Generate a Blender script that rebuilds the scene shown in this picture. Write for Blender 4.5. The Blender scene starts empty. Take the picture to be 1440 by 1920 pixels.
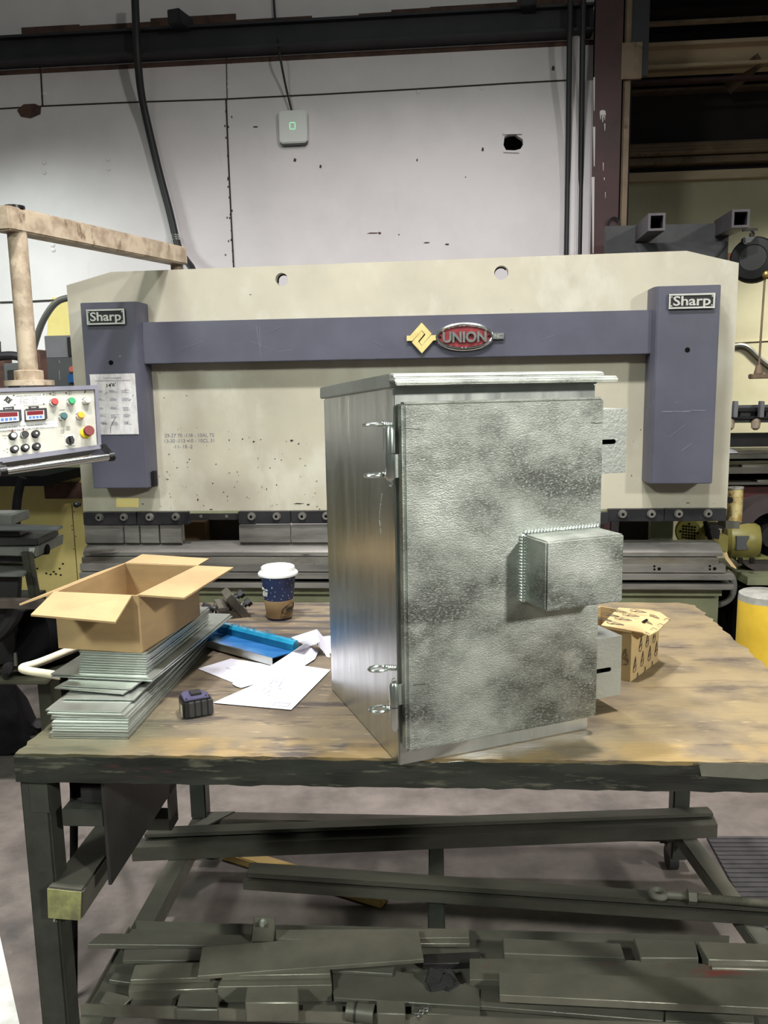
import bpy, bmesh, math, random
from mathutils import Vector, Matrix
from mathutils.geometry import tessellate_polygon
random.seed(7)
SC = bpy.context.scene
COL = SC.collection
V3 = Vector
# ------------------------------------------------------------------ camera
FPX = 1525.24
_g = V3((167.96, 9713.8, FPX)).normalized()
_F = (V3((0, 0, 1)) - _g.z * _g).normalized()
_U = -_g
_R = _F.cross(_U)
if _R.x < 0: _R = -_R
XI = V3((_R.x, _F.x, _U.x)); YI = V3((_R.y, _F.y, _U.y)); ZI = V3((_R.z, _F.z, _U.z))
CAM = V3((0, 0, 1.55))

def ray(x, y):
    return XI * ((x - 720) / FPX) + YI * ((y - 960) / FPX) + ZI
def on_z(x, y, z):
    d = ray(x, y); return CAM + d * ((z - CAM.z) / d.z)
def at_Y(x, y, Y):
    d = ray(x, y); return CAM + d * (Y / d.y)
def on_plane(x, y, p, n):
    d = ray(x, y); return CAM + d * ((p - CAM).dot(n) / d.dot(n))

class Frame:
    """local frame on the ground: u to the right, v away, z up"""
    def __init__(s, x, y, yaw):
        s.o = V3((x, y, 0)); s.yaw = yaw
        s.u = V3((math.cos(yaw), math.sin(yaw), 0)); s.v = V3((-math.sin(yaw), math.cos(yaw), 0)); s.w = V3((0, 0, 1))
    def P(s, u, v, z): return s.o + s.u * u + s.v * v + s.w * z
    def loc(s, p): q = p - s.o; return (q.dot(s.u), q.dot(s.v), q.z)
    def V(s, x, y, v):          # the point of the plane v=const seen at a pixel -> (u, z)
        q = s.loc(on_plane(x, y, s.o + s.v * v, s.v)); return (q[0], q[2])
    def U(s, x, y, u):          # plane u=const -> (v, z)
        q = s.loc(on_plane(x, y, s.o + s.u * u, s.u)); return (q[1], q[2])
    def Z(s, x, y, z):
        q = s.loc(on_z(x, y, z)); return (q[0], q[1])

EN = Frame(.0183, 1.317, .3662)         # the aluminium enclosure
PR = Frame(-1.4946, 4.0018, -.0867)     # press brake and the wall behind
TB = Frame(-.6766, 1.3909, -.0645)      # the workbench
TZ = .9                                 # bench top height

cd = bpy.data.cameras.new('camera'); cam = bpy.data.objects.new('camera', cd); COL.objects.link(cam)
cd.sensor_fit = 'VERTICAL'; cd.sensor_height = 36; cd.lens = FPX / 1920 * 36
cd.clip_start = .05; cd.clip_end = 100
m = Matrix((( XI.x, -YI.x, -ZI.x, CAM.x), (XI.y, -YI.y, -ZI.y, CAM.y), (XI.z, -YI.z, -ZI.z, CAM.z), (0, 0, 0, 1)))
cam.matrix_world = m
SC.camera = cam

# ------------------------------------------------------------------ materials
def S(r, g, b):
    f = lambda c: (c / 255 / 12.92) if c / 255 <= .04045 else ((c / 255 + .055) / 1.055) ** 2.4
    return (f(r), f(g), f(b), 1)

def mat(name, c1, c2=None, scale=6, lo=.42, hi=.62, stretch=(1, 1, 1), rough=.5, metal=0, bump=0, bscale=60,
        spots=None, spots2=None, rvar=0, detail=6, emit=None, coat=0, bstretch=None, aniso=0, spec=None):
    m = bpy.data.materials.new(name); m.use_nodes = True
    nt = m.node_tree; N = nt.nodes; L = nt.links
    b = N['Principled BSDF']
    b.inputs['Base Color'].default_value = c1; b.inputs['Roughness'].default_value = rough; b.inputs['Metallic'].default_value = metal
    if coat: b.inputs['Coat Weight'].default_value = coat; b.inputs['Coat Roughness'].default_value = .12
    if spec is not None: b.inputs['Specular IOR Level'].default_value = spec
    if aniso: b.inputs['Anisotropic'].default_value = aniso
    tc = N.new('ShaderNodeTexCoord')
    def noise(sc, st=(1, 1, 1), det=detail, off=(0, 0, 0)):
        mp = N.new('ShaderNodeMapping'); mp.inputs['Scale'].default_value = st; mp.inputs['Location'].default_value = off
        L.new(tc.outputs['Object'], mp.inputs[0])
        n = N.new('ShaderNodeTexNoise'); n.inputs['Scale'].default_value = sc; n.inputs['Detail'].default_value = det; n.inputs['Roughness'].default_value = .62
        L.new(mp.outputs[0], n.inputs['Vector']); return n.outputs['Fac']
    def ramp(f, a, c):
        r = N.new('ShaderNodeMapRange'); r.inputs[1].default_value = a; r.inputs[2].default_value = c; r.clamp = True
        L.new(f, r.inputs[0]); return r.outputs[0]
    def mix(f, a, c):
        x = N.new('ShaderNodeMix'); x.data_type = 'RGBA'; L.new(f, x.inputs[0])
        if isinstance(a, tuple): x.inputs[6].default_value = a
        else: L.new(a, x.inputs[6])
        if isinstance(c, tuple): x.inputs[7].default_value = c
        else: L.new(c, x.inputs[7])
        return x.outputs[2]
    col = c1; fac = None
    if c2:
        fac = ramp(noise(scale, stretch), lo, hi); col = mix(fac, c1, c2)
    for i, sp in enumerate((spots, spots2)):
        if sp:
            sc, sst, a, c_, cc = sp
            f2 = ramp(noise(sc, sst, 9, (3.1 + i * 7, 1.7, .4)), a, c_); col = mix(f2, col, cc)
    if not isinstance(col, tuple): L.new(col, b.inputs['Base Color'])
    if rvar:
        r = N.new('ShaderNodeMapRange'); r.inputs[3].default_value = rough - rvar; r.inputs[4].default_value = rough + rvar
        r.inputs[1].default_value = .3; r.inputs[2].default_value = .7
        L.new(noise(scale * 1.3, stretch, 6, (5, 2, 1)), r.inputs[0]); L.new(r.outputs[0], b.inputs['Roughness'])
    if bump:
        bp = N.new('ShaderNodeBump'); bp.inputs['Strength'].default_value = bump; bp.inputs['Distance'].default_value = .004
        L.new(noise(bscale, bstretch or stretch, 4), bp.inputs['Height']); L.new(bp.outputs[0], b.inputs['Normal'])
    if emit:
        b.inputs['Emission Color'].default_value = emit[0]; b.inputs['Emission Strength'].default_value = emit[1]
    return m

M = {}
DK = S(22, 20, 20)
M['wall'] = mat('painted wall', S(230, 222, 226), S(218, 211, 215), 1.6, .4, .65, rough=.5, bump=.05, bscale=90, spots=(3, (2.5, 1, .4), .62, .8, S(214, 204, 212)))
M['bay_wall'] = mat('bay wall paint', S(198, 190, 160), S(186, 178, 150), 2, rough=.6)
M['mustard'] = mat('mustard paint', S(226, 208, 136), S(212, 192, 120), 2.2, rough=.45, spots=(14, (1, 1, 1), .70, .73, S(60, 52, 36)), bump=.05)
M['floor'] = mat('concrete floor', S(112, 103, 98), S(80, 74, 70), 5, .35, .65, rough=.75, bump=.7, bscale=45, spots=(80, (1, 1, 1), .68, .73, S(160, 154, 148)), spots2=(2.2, (1, 1, 1), .56, .7, S(62, 58, 57)))
M['ram'] = mat('cream machine paint', S(175, 169, 152), S(160, 154, 139), 2.4, .4, .7, rough=.42, bump=.04, bscale=30, spots=(16, (1, 1, 2.6), .72, .74, S(70, 66, 54)), spots2=(4, (1, 1, .6), .5, .66, S(184, 181, 167)))
M['bed'] = mat('green grey machine paint', S(132, 134, 106), S(112, 114, 88), 3, rough=.5, spots=(20, (1, 1, 1), .7, .73, S(60, 60, 48)))
M['blue'] = mat('blue grey enamel', S(80, 80, 93), S(72, 72, 84), 3, rough=.38, bump=.03, spots=(26, (.4, 1, 3), .735, .75, S(150, 152, 170)))
M['dark_steel'] = mat('dark oiled steel', S(48, 47, 50), S(34, 33, 37), 9, rough=.45, metal=.4, bump=.08, spots=(30, (1, 1, 1), .68, .72, S(150, 146, 142)))
M['steel'] = mat('worn tool steel', S(132, 129, 124), S(100, 98, 94), 6, stretch=(.3, 1, 2), rough=.42, metal=.55, bump=.06, rvar=.1, spots=(24, (.3, 1, 2), .66, .74, S(60, 56, 50)))
M['bright_steel'] = mat('ground steel edge', S(170, 168, 160), S(120, 116, 108), 8, stretch=(.3, 1, 1), rough=.3, metal=.8, rvar=.1)
M['scrap'] = mat('dusty scrap steel', S(102, 100, 91), S(80, 79, 71), 7, .35, .7, stretch=(.6, 1, 1), rough=.5, metal=.3, bump=.1, bscale=40, rvar=.1, spots=(40, (1, 1, 1), .70, .74, S(130, 126, 116)))
M['die_bar'] = mat('oiled die steel', S(78, 77, 69), S(60, 59, 53), 6, stretch=(.4, 2, 1), rough=.42, metal=.3, bump=.08, rvar=.1)
M['scrap_red'] = mat('scrap steel with red paint', S(110, 107, 97), S(88, 86, 77), 7, .35, .7, rough=.5, metal=.3, bump=.1, spots=(5, (.6, 2, 1), .6, .7, S(128, 62, 56)))
M['scrap_light'] = mat('lighter scrap steel', S(124, 121, 109), S(98, 96, 86), 7, .35, .7, rough=.42, metal=.4, bump=.08, rvar=.1)
M['frame_dark'] = mat('dark green bench paint', S(58, 60, 54), S(42, 43, 39), 7, rough=.42, metal=.1, bump=.15, spots=(38, (1, 1, .6), .69, .72, S(140, 140, 126)), rvar=.1)
M['frame_red'] = mat('bench leg with red primer', S(58, 60, 54), S(44, 45, 41), 7, rough=.45, bump=.15, spots=(6, (1, 1, 1), .56, .6, S(120, 62, 52)))
M['rail'] = mat('brown steel rail', S(82, 74, 68), S(62, 57, 52), 6, rough=.5, metal=.2, bump=.1)
M['alu_side'] = mat('mill aluminium', (.60, .615, .59, 1), (.50, .51, .485, 1), 5, .35, .7, stretch=(6, 6, .35), rough=.33, metal=1, bump=.02, bscale=60, bstretch=(6, 6, .3), rvar=.07, spots=(3, (1, 1, 1), .6, .8, (.48, .48, .45, 1)))
M['alu'] = mat('sanded aluminium', (.50, .52, .485, 1), (.40, .415, .39, 1), 6, .3, .7, rough=.52, metal=1, bump=.2, bscale=160, rvar=.08)
M['alu_plate'] = mat('aluminium sheet', (.50, .525, .49, 1), (.42, .44, .41, 1), 8, .3, .7, rough=.38, metal=.9, rvar=.06)
M['zinc'] = mat('shiny weld steel', (.72, .76, .73, 1), rough=.24, metal=1)
M['chrome'] = mat('chrome', (.82, .82, .82, 1), rough=.12, metal=1)
M['black'] = mat('black plastic', S(17, 17, 19), rough=.35)
M['reel_black'] = mat('black reel paint', S(14, 14, 17), rough=.6)
M['matte_black'] = mat('matte black', S(9, 9, 10), rough=.8, spec=.08)
M['rubber'] = mat('dark rubber', S(44, 43, 44), S(34, 33, 35), 20, rough=.7, bump=.1)
M['dirty_metal'] = mat('greasy dark machine metal', S(46, 44, 44), S(30, 29, 30), 5, rough=.5, metal=.2, bump=.1)
M['grey_machine'] = mat('grey machine plate', S(104, 106, 102), S(84, 86, 82), 5, rough=.45, metal=.2, rvar=.1, bump=.06)
M['grey_box'] = mat('grey cabinet paint', S(128, 128, 132), S(116, 116, 120), 4, rough=.5)
M['grey_box_dark'] = mat('dark grey cabinet paint', S(92, 95, 96), S(84, 87, 88), 4, rough=.5)
M['cardboard'] = mat('corrugated cardboard', S(156, 130, 92), S(144, 119, 84), 7, stretch=(1, 1, 3), rough=.75, spots=(18, (1, 1, 1), .68, .75, S(130, 104, 72)))
M['sleeve'] = mat('brown sleeve board', S(168, 139, 100), S(152, 124, 88), 14, rough=.75)
M['clamp'] = mat('greasy clamp steel', S(84, 79, 70), S(60, 56, 50), 14, rough=.45, metal=.3, bump=.1)
M['kraft'] = mat('printed kraft board', S(170, 146, 104), S(158, 135, 96), 8, rough=.7)
M['ink'] = mat('printed ink', S(38, 34, 30), rough=.7)
M['ink_grey'] = mat('grey print', S(116, 114, 126), rough=.8)
M['paper'] = mat('white paper', S(192, 190, 201), S(185, 183, 194), 6, rough=.7)
M['placard'] = mat('soiled laminated sheet', S(206, 204, 204), S(178, 174, 174), 14, .4, .65, stretch=(2, 1, 1), rough=.45, spots=(24, (1.6, 1, 1), .64, .72, S(120, 114, 114)))
M['white'] = mat('white plastic', S(228, 228, 226), rough=.4)
M['navy'] = mat('navy cup print', S(40, 52, 92), S(34, 46, 84), 10, rough=.45)
M['purple_case'] = mat('indigo plastic', S(64, 62, 86), S(56, 54, 76), 20, rough=.35)
M['film'] = mat('blue protective film', S(34, 82, 136), S(46, 98, 152), 9, stretch=(1, 3, 1), rough=.25, coat=.4, bump=.08, bscale=25)
M['film_teal'] = mat('teal protective film', S(20, 104, 138), S(32, 126, 158), 14, rough=.22, coat=.5, bump=.1, bscale=40)
M['post_paint'] = mat('grubby cream paint', S(184, 168, 146), S(150, 133, 113), 11, .42, .58, rough=.5, spots=(16, (1, 1, .5), .58, .66, S(118, 98, 80)), bump=.08)
M['panel_face'] = mat('grey control panel', S(178, 176, 166), S(164, 162, 152), 8, rough=.4, metal=.15)
M['panel_frame'] = mat('blue grey panel rim', S(108, 108, 120), S(98, 98, 110), 8, rough=.45)
M['label_black'] = mat('black label', S(18, 17, 19), rough=.6)
M['gold'] = mat('gold enamel', S(214, 196, 134), S(198, 180, 116), 20, rough=.4, metal=.2)
M['red_badge'] = mat('red badge enamel', S(136, 52, 56), S(120, 42, 48), 14, rough=.4)
M['gunmetal'] = mat('gunmetal letters', S(112, 116, 112), S(96, 100, 97), 40, rough=.4, metal=.2)
M['silver'] = mat('silver letters', S(196, 196, 190), rough=.35, metal=.6)
M['red_btn'] = mat('red button', S(176, 60, 58), rough=.35)
M['dark_red'] = mat('dark red cap', S(112, 42, 42), rough=.4)
M['green_btn'] = mat('green button', S(52, 150, 98), rough=.35)
M['teal_btn'] = mat('dark green button', S(52, 92, 92), rough=.35)
M['cream_btn'] = mat('cream button', S(232, 222, 190), rough=.35)
M['orange_btn'] = mat('amber button', S(236, 160, 36), rough=.35)
M['yellow_plastic'] = mat('yellow plastic', S(226, 196, 40), rough=.4)
M['display'] = mat('dark red display', S(104, 26, 32), rough=.2)
M['blue_key'] = mat('blue key', S(64, 104, 168), rough=.5)
M['column'] = mat('red oxide column', S(70, 41, 43), S(56, 34, 37), 4, rough=.55, bump=.08)
M['drip'] = mat('white paint drips', S(206, 198, 196), rough=.55)
M['tan_steel'] = mat('tan painted steel', S(128, 108, 88), S(108, 90, 72), 5, rough=.6, spots=(12, (1, 1, 1), .62, .7, S(84, 62, 46)))
M['beam_dark'] = mat('near black beam', S(44, 42, 48), S(34, 33, 39), 4, rough=.6)
M['beam_light'] = mat('weathered beam', S(208, 184, 156), S(186, 162, 134), 4, stretch=(.3, 1, 1), rough=.6)
M['deck'] = mat('dark shaded roof deck', S(50, 40, 44), S(40, 34, 38), 3, rough=.8)  # dark paint, with the unlit bay's shade put into the colour too
M['rust'] = mat('peeled brown strip', S(92, 66, 56), S(70, 50, 44), 12, rough=.8)
M['conduit'] = mat('black flexible conduit', S(34, 33, 36), rough=.5)
M['grey_conduit'] = mat('grey conduit', S(120, 120, 116), rough=.4, metal=.5)
M['fork'] = mat('grey steel fork tube', S(84, 78, 82), S(72, 67, 72), 6, rough=.55, bump=.05)
M['fork_dark'] = mat('dark lift frame', S(66, 66, 68), S(54, 54, 57), 6, rough=.55)
M['yellow_paint'] = mat('chipped yellow paint', S(222, 186, 62), S(210, 174, 54), 8, rough=.45, spots=(16, (1, 1, 1), .66, .70, S(90, 70, 40)), bump=.08)
M['post_top'] = mat('worn grey post top', S(150, 148, 142), S(120, 118, 112), 12, rough=.5)
M['motor'] = mat('yellow motor paint', S(150, 142, 80), S(134, 126, 66), 7, rough=.4, bump=.05)
M['motor_green'] = mat('olive motor paint', S(140, 140, 84), rough=.5)
M['wheel'] = mat('dark brown guard', S(84, 74, 74), S(70, 62, 63), 5, rough=.45)
M['rusty_can'] = mat('stained cream cylinder', S(186, 170, 120), S(150, 122, 70), 18, .45, .58, rough=.5, spots=(24, (1, 1, 1), .62, .68, S(70, 46, 28)))
M['wood'] = mat('pine stick', S(198, 168, 104), S(180, 148, 88), 12, stretch=(.2, 3, 1), rough=.7)
M['timber_end'] = mat('yellow painted bar end', S(142, 142, 92), S(104, 100, 72), 30, .4, .65, rough=.6, bump=.1)
M['cream_pipe'] = mat('cream painted pipe', S(216, 206, 180), S(190, 178, 150), 20, .5, .7, rough=.45)
M['olive_dark'] = mat('dark olive machine paint', S(62, 62, 48), S(44, 44, 35), 6, rough=.6)
M['cloth'] = mat('dark cloth', S(34, 32, 34), S(24, 23, 25), 14, spec=.1, rough=.9, bump=.2, bscale=80)
M['orange_steel'] = mat('orange brown rail', S(150, 92, 52), S(124, 74, 44), 8, rough=.5)
M['maroon'] = mat('maroon shelf', S(92, 44, 44), S(78, 38, 40), 5, rough=.6)
M['led'] = mat('green indicator', (.3, 1, .5, 1), emit=((.35, 1, .55, 1), .9))
M['blue_label'] = mat('blue label', S(40, 90, 150), rough=.4)
M['red_label'] = mat('salmon cap', S(214, 110, 92), rough=.4)
M['brass'] = mat('brass', S(190, 160, 90), rough=.35, metal=.8)
M['brown_box'] = mat('brown carton', S(118, 92, 66), S(104, 80, 56), 6, rough=.8)
M['dark_brown_box'] = mat('dark brown panel', S(58, 48, 44), S(48, 40, 37), 6, rough=.7)
M['mat_rubber'] = mat('ridged rubber mat', S(64, 61, 63), S(50, 48, 50), 12, rough=.7, bump=.1)
M['line_white'] = mat('white floor paint', S(214, 214, 208), S(190, 190, 184), 10, rough=.6)
M['tarnish_yellow'] = mat('yellow floor paint', S(206, 188, 60), rough=.6)
M['glass_wrap'] = mat('dark glossy wrap', S(44, 47, 41), S(23, 25, 23), 9, .38, .62, stretch=(.35, 1, 2.2), rough=.2, coat=.6, bump=1.0, bscale=14, bstretch=(.3, 1, 2.2), spots=(34, (.3, 1, 2.2), .58, .68, S(82, 82, 70)), spots2=(9, (.3, 1, 2.2), .63, .70, S(84, 40, 37)))

# bench top: old ply with long grain, burns, a pale front strip and dark stains
def bench_top_mat():
    m = mat('stained plywood', S(112, 99, 79), S(84, 75, 65), 5, .36, .66, stretch=(1, 2.2, 1), rough=.5, bump=.3, bscale=40, bstretch=(.6, 3, 1), rvar=.12, detail=12,
            spots=(7, (.5, 2.6, 1), .54, .60, S(66, 58, 54)), spots2=(30, (.6, 3, 1), .60, .68, S(142, 126, 98)))
    nt = m.node_tree; N = nt.nodes; L = nt.links; b = N['Principled BSDF']
    base = b.inputs['Base Color'].links[0].from_socket
    tc = N.new('ShaderNodeTexCoord'); sep = N.new('ShaderNodeSeparateXYZ'); L.new(tc.outputs['Object'], sep.inputs[0])
    def mth(op, a, c=None):
        n = N.new('ShaderNodeMath'); n.operation = op
        for i, q in enumerate((a, c)):
            if q is None: continue
            if isinstance(q, (int, float)): n.inputs[i].default_value = q
            else: L.new(q, n.inputs[i])
        return n.outputs[0]
    def mr(f, a, c):
        r = N.new('ShaderNodeMapRange'); r.inputs[1].default_value = a; r.inputs[2].default_value = c; L.new(f, r.inputs[0]); return r.outputs[0]
    def mix(f, a, c):
        x = N.new('ShaderNodeMix'); x.data_type = 'RGBA'; L.new(f, x.inputs[0]); L.new(a, x.inputs[6]); x.inputs[7].default_value = c; return x.outputs[2]
    nz = N.new('ShaderNodeTexNoise'); nz.inputs['Scale'].default_value = 9; nz.inputs['Detail'].default_value = 5; L.new(tc.outputs['Object'], nz.inputs['Vector'])
    nzo = nz.outputs['Fac']
    # dark soot bars left on the far left of the board
    w = mth('SINE', mth('ADD', mth('MULTIPLY', sep.outputs[1], 105), mth('MULTIPLY', nzo, 5)))
    bars = mth('MULTIPLY', mr(w, .1, .7), mr(sep.outputs[1], .62, .70))
    bars = mth('MULTIPLY', bars, mr(sep.outputs[0], .86, .74)); bars = mth('MULTIPLY', bars, mr(nzo, .3, .44))
    col = mix(mth('MULTIPLY', bars, .95), base, S(66, 60, 59))
    # grease towards the near left corner and round the enclosure's foot
    e = mth('ADD', mth('POWER', mth('SUBTRACT', sep.outputs[0], .02), 2), mth('POWER', mth('MULTIPLY', mth('SUBTRACT', sep.outputs[1], .06), 1.6), 2))
    g = mr(mth('ADD', e, mth('MULTIPLY', nzo, .12)), .2, .07)
    col = mix(mth('MULTIPLY', g, .75), col, S(62, 64, 44))
    nz2 = N.new('ShaderNodeTexNoise'); nz2.inputs['Scale'].default_value = 2.1; nz2.inputs['Detail'].default_value = 6; L.new(tc.outputs['Object'], nz2.inputs['Vector'])
    col = mix(mth('MULTIPLY', mr(nz2.outputs['Fac'], .5, .64), .6), col, S(76, 62, 53))
    # right half of the board is a fresher yellow sheet
    col2 = mix(mth('MULTIPLY', mth('MULTIPLY', mr(sep.outputs[0], .72, 1.0), mr(nzo, .34, .58)), .5), col, S(144, 126, 90))
    # yellow strip along the near edge
    st = mth('MULTIPLY', mth('MULTIPLY', mr(sep.outputs[1], .085, .06), mr(nzo, .4, .56)), mr(sep.outputs[0], .16, .34))
    col2 = mix(mth('MULTIPLY', st, .5), col2, S(144, 118, 68))
    L.new(col2, b.inputs['Base Color'])
    return m
M['bench'] = bench_top_mat()

# sanded door skin: orbital swirls in bright and dull patches
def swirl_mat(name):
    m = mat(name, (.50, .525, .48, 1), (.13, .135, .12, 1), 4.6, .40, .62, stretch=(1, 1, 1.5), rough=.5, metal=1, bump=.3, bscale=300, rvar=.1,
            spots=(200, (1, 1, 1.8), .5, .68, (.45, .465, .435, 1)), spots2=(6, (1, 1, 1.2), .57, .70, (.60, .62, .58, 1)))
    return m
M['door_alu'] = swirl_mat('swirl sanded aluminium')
# ------------------------------------------------------------------ mesh builder
def perp(d):
    a = V3((0, 0, 1)) if abs(d.z) < .9 else V3((1, 0, 0))
    x = d.cross(a).normalized(); return x, d.cross(x).normalized()

class MB:
    def __init__(s): s.bm = bmesh.new(); s.k = 0; s.mats = []
    def use(s, m):
        """faces made from here on take another material of the same mesh"""
        s.bm.faces.ensure_lookup_table()
        if not s.mats: s.mats = [0]
        s.mats.append((len(s.bm.faces), m)); return s
    def prism(s, pts, vec):
        """extrude a 3D polygon along vec"""
        bm = s.bm; vec = V3(vec)
        a = [bm.verts.new(p) for p in pts]; b = [bm.verts.new(V3(p) + vec) for p in pts]
        n = len(pts)
        bm.faces.new(a); bm.faces.new(b[::-1])
        for i in range(n): bm.faces.new((a[i], b[i], b[(i + 1) % n], a[(i + 1) % n]))
        return s
    def holed(s, outer, holes, vec):
        """plate with holes; outer / holes are 3D rings in one plane"""
        bm = s.bm; vec = V3(vec); rings = [[V3(p) for p in outer]] + [[V3(p) for p in h] for h in holes]
        flat = [p for r in rings for p in r]
        tris = tessellate_polygon(rings)
        a = [bm.verts.new(p) for p in flat]; b = [bm.verts.new(p + vec) for p in flat]
        for t in tris:
            try: bm.faces.new([a[i] for i in t]); bm.faces.new([b[i] for i in reversed(t)])
            except ValueError: pass
        o = 0
        for r in rings:
            n = len(r)
            for i in range(n): bm.faces.new((a[o + i], b[o + i], b[o + (i + 1) % n], a[o + (i + 1) % n]))
            o += n
        return s
    def fbox(s, fr, u0, u1, v0, v1, z0, z1):
        P = fr.P
        return s.prism([P(u0, v0, z0), P(u1, v0, z0), P(u1, v1, z0), P(u0, v1, z0)], (0, 0, z1 - z0))
    def obox(s, c, X, Y, Z):
        """box from centre and three half-axis vectors"""
        c, X, Y, Z = V3(c), V3(X), V3(Y), V3(Z)
        return s.prism([c - X - Y - Z, c + X - Y - Z, c + X + Y - Z, c - X + Y - Z], Z * 2)
    def bar(s, p0, p1, w, h, up=(0, 0, 1)):
        """rectangular bar between two points"""
        p0, p1 = V3(p0), V3(p1); d = (p1 - p0).normalized(); x = d.cross(V3(up)).normalized(); y = x.cross(d)
        q = [p0 - x * w / 2 - y * h / 2, p0 + x * w / 2 - y * h / 2, p0 + x * w / 2 + y * h / 2, p0 - x * w / 2 + y * h / 2]
        return s.prism(q, p1 - p0)
    def cyl(s, p0, p1, r0, r1=None, n=24, cap=True):
        p0, p1 = V3(p0), V3(p1); r1 = r0 if r1 is None else r1
        return s.lathe(p0, (p1 - p0).normalized(), [(r0, 0), (r1, (p1 - p0).length)], n, cap)
    def lathe(s, o, axis, prof, n=24, cap=True):
        bm = s.bm; o = V3(o); ax = V3(axis).normalized(); x, y = perp(ax)
        rings = []
        for r, h in prof:
            c = o + ax * h
            rings.append([bm.verts.new(c + (x * math.cos(t) + y * math.sin(t)) * max(r, 1e-5)) for t in [2 * math.pi * i / n for i in range(n)]])
        for a, b in zip(rings, rings[1:]):
            for i in range(n): bm.faces.new((a[i], a[(i + 1) % n], b[(i + 1) % n], b[i]))
        if cap: bm.faces.new(rings[0][::-1]); bm.faces.new(rings[-1])
        return s
    def tube(s, pts, r, n=10, closed=False, cap=True, smooth=0):
        pts = [V3(p) for p in pts]
        for _ in range(smooth):       # corner cutting
            q = [] if closed else [pts[0]]
            rng = range(len(pts)) if closed else range(len(pts) - 1)
            for i in rng:
                a, b = pts[i], pts[(i + 1) % len(pts)]
                q += [a.lerp(b, .25), a.lerp(b, .75)]
            if not closed: q.append(pts[-1])
            pts = q
        bm = s.bm; k = len(pts); rings = []; x = None
        for i in range(k):
            if closed: d = (pts[(i + 1) % k] - pts[i - 1]).normalized()
            else: d = (pts[min(i + 1, k - 1)] - pts[max(i - 1, 0)]).normalized()
            if x is None: x, y = perp(d)
            else:
                x = (x - d * x.dot(d)).normalized(); y = d.cross(x)
            rr = r[i] if isinstance(r, (list, tuple)) else r
            rings.append([bm.verts.new(pts[i] + (x * math.cos(t) + y * math.sin(t)) * rr) for t in [2 * math.pi * j / n for j in range(n)]])
        for i in range(k if closed else k - 1):
            a, b = rings[i], rings[(i + 1) % k]
            for j in range(n): bm.faces.new((a[j], a[(j + 1) % n], b[(j + 1) % n], b[j]))
        if cap and not closed: bm.faces.new(rings[0][::-1]); bm.faces.new(rings[-1])
        return s
    def sheet(s, rows, th):
        """grid of points (list of rows) thickened downwards by th along normals"""
        bm = s.bm; nr, nc = len(rows), len(rows[0]); g = [[V3(p) for p in r] for r in rows]
        nrm = lambda i, j: ((g[min(i + 1, nr - 1)][j] - g[max(i - 1, 0)][j]).cross(g[i][min(j + 1, nc - 1)] - g[i][max(j - 1, 0)])).normalized()
        A = [[bm.verts.new(g[i][j]) for j in range(nc)] for i in range(nr)]
        B = [[bm.verts.new(g[i][j] + nrm(i, j) * th) for j in range(nc)] for i in range(nr)]
        for i in range(nr - 1):
            for j in range(nc - 1):
                bm.faces.new((A[i][j], A[i][j + 1], A[i + 1][j + 1], A[i + 1][j])); bm.faces.new((B[i][j], B[i + 1][j], B[i + 1][j + 1], B[i][j + 1]))
        for i in range(nr - 1):
            for j in (0, nc - 1): bm.faces.new((A[i][j], A[i + 1][j], B[i + 1][j], B[i][j]))
        for j in range(nc - 1):
            for i in (0, nr - 1): bm.faces.new((A[i][j], A[i][j + 1], B[i][j + 1], B[i][j]))
        return s
    def ball(s, c, r, sx=1, sy=1, sz=1, X=None, Y=None, Z=None):
        mt = Matrix.Identity(4)
        if X is not None:
            for i, a in enumerate((X, Y, Z)):
                for j in range(3): mt[j][i] = a[j]
        mt = Matrix.Translation(V3(c)) @ mt @ Matrix.Diagonal((r * sx, r * sy, r * sz, 1))
        bmesh.ops.create_uvsphere(s.bm, u_segments=14, v_segments=9, radius=1, matrix=mt); return s
    def text(s, body, o, X, Y, h, w=None, depth=.001, align='C', bold=0):
        """extruded lettering, cap height h, centred (or left aligned) at o, X/Y unit vectors of the face"""
        cu = bpy.data.curves.new('t', 'FONT'); cu.body = body; cu.extrude = .5; cu.resolution_u = 3; cu.offset = bold
        ob = bpy.data.objects.new('t', cu); COL.objects.link(ob)
        dg = bpy.context.evaluated_depsgraph_get(); me = bpy.data.meshes.new_from_object(ob.evaluated_get(dg))
        co = [v.co.copy() for v in me.vertices]
        if co:
            x0 = min(c.x for c in co); x1 = max(c.x for c in co); y0 = 0; y1 = .73
            sy = h / (y1 - y0); sx = (w / (x1 - x0)) if w else sy
            X, Y = V3(X), V3(Y); Nn = X.cross(Y).normalized(); o = V3(o)
            ox = x0 if align == 'L' else (x0 + x1) / 2
            vs = [s.bm.verts.new(o + X * (c.x - ox) * sx + Y * (c.y - (y0 + y1) / 2) * sy + Nn * (c.z + .5) * depth) for c in co]
            for p in me.polygons:
                try: s.bm.faces.new([vs[i] for i in p.vertices])
                except ValueError: pass
        bpy.data.objects.remove(ob); bpy.data.curves.remove(cu); bpy.data.meshes.remove(me)
        return s
    def done(s, name, m, parent=None, bevel=0, origin=None, seg=2, yaw=0):
        bm = s.bm
        for i, (st, mm) in enumerate(s.mats[1:]):
            bm.faces.ensure_lookup_table()
            for f in bm.faces[st:]: f.material_index = i + 1
        bmesh.ops.remove_doubles(bm, verts=bm.verts, dist=1e-6)
        bmesh.ops.recalc_face_normals(bm, faces=bm.faces)
        if bevel:
            es = [e for e in bm.edges if len(e.link_faces) == 2 and e.calc_face_angle(0) > .5]
            try: bmesh.ops.bevel(bm, geom=es, offset=bevel, segments=seg, affect='EDGES', clamp_overlap=True)
            except Exception: pass
        vs = [v.co for v in bm.verts]
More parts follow.
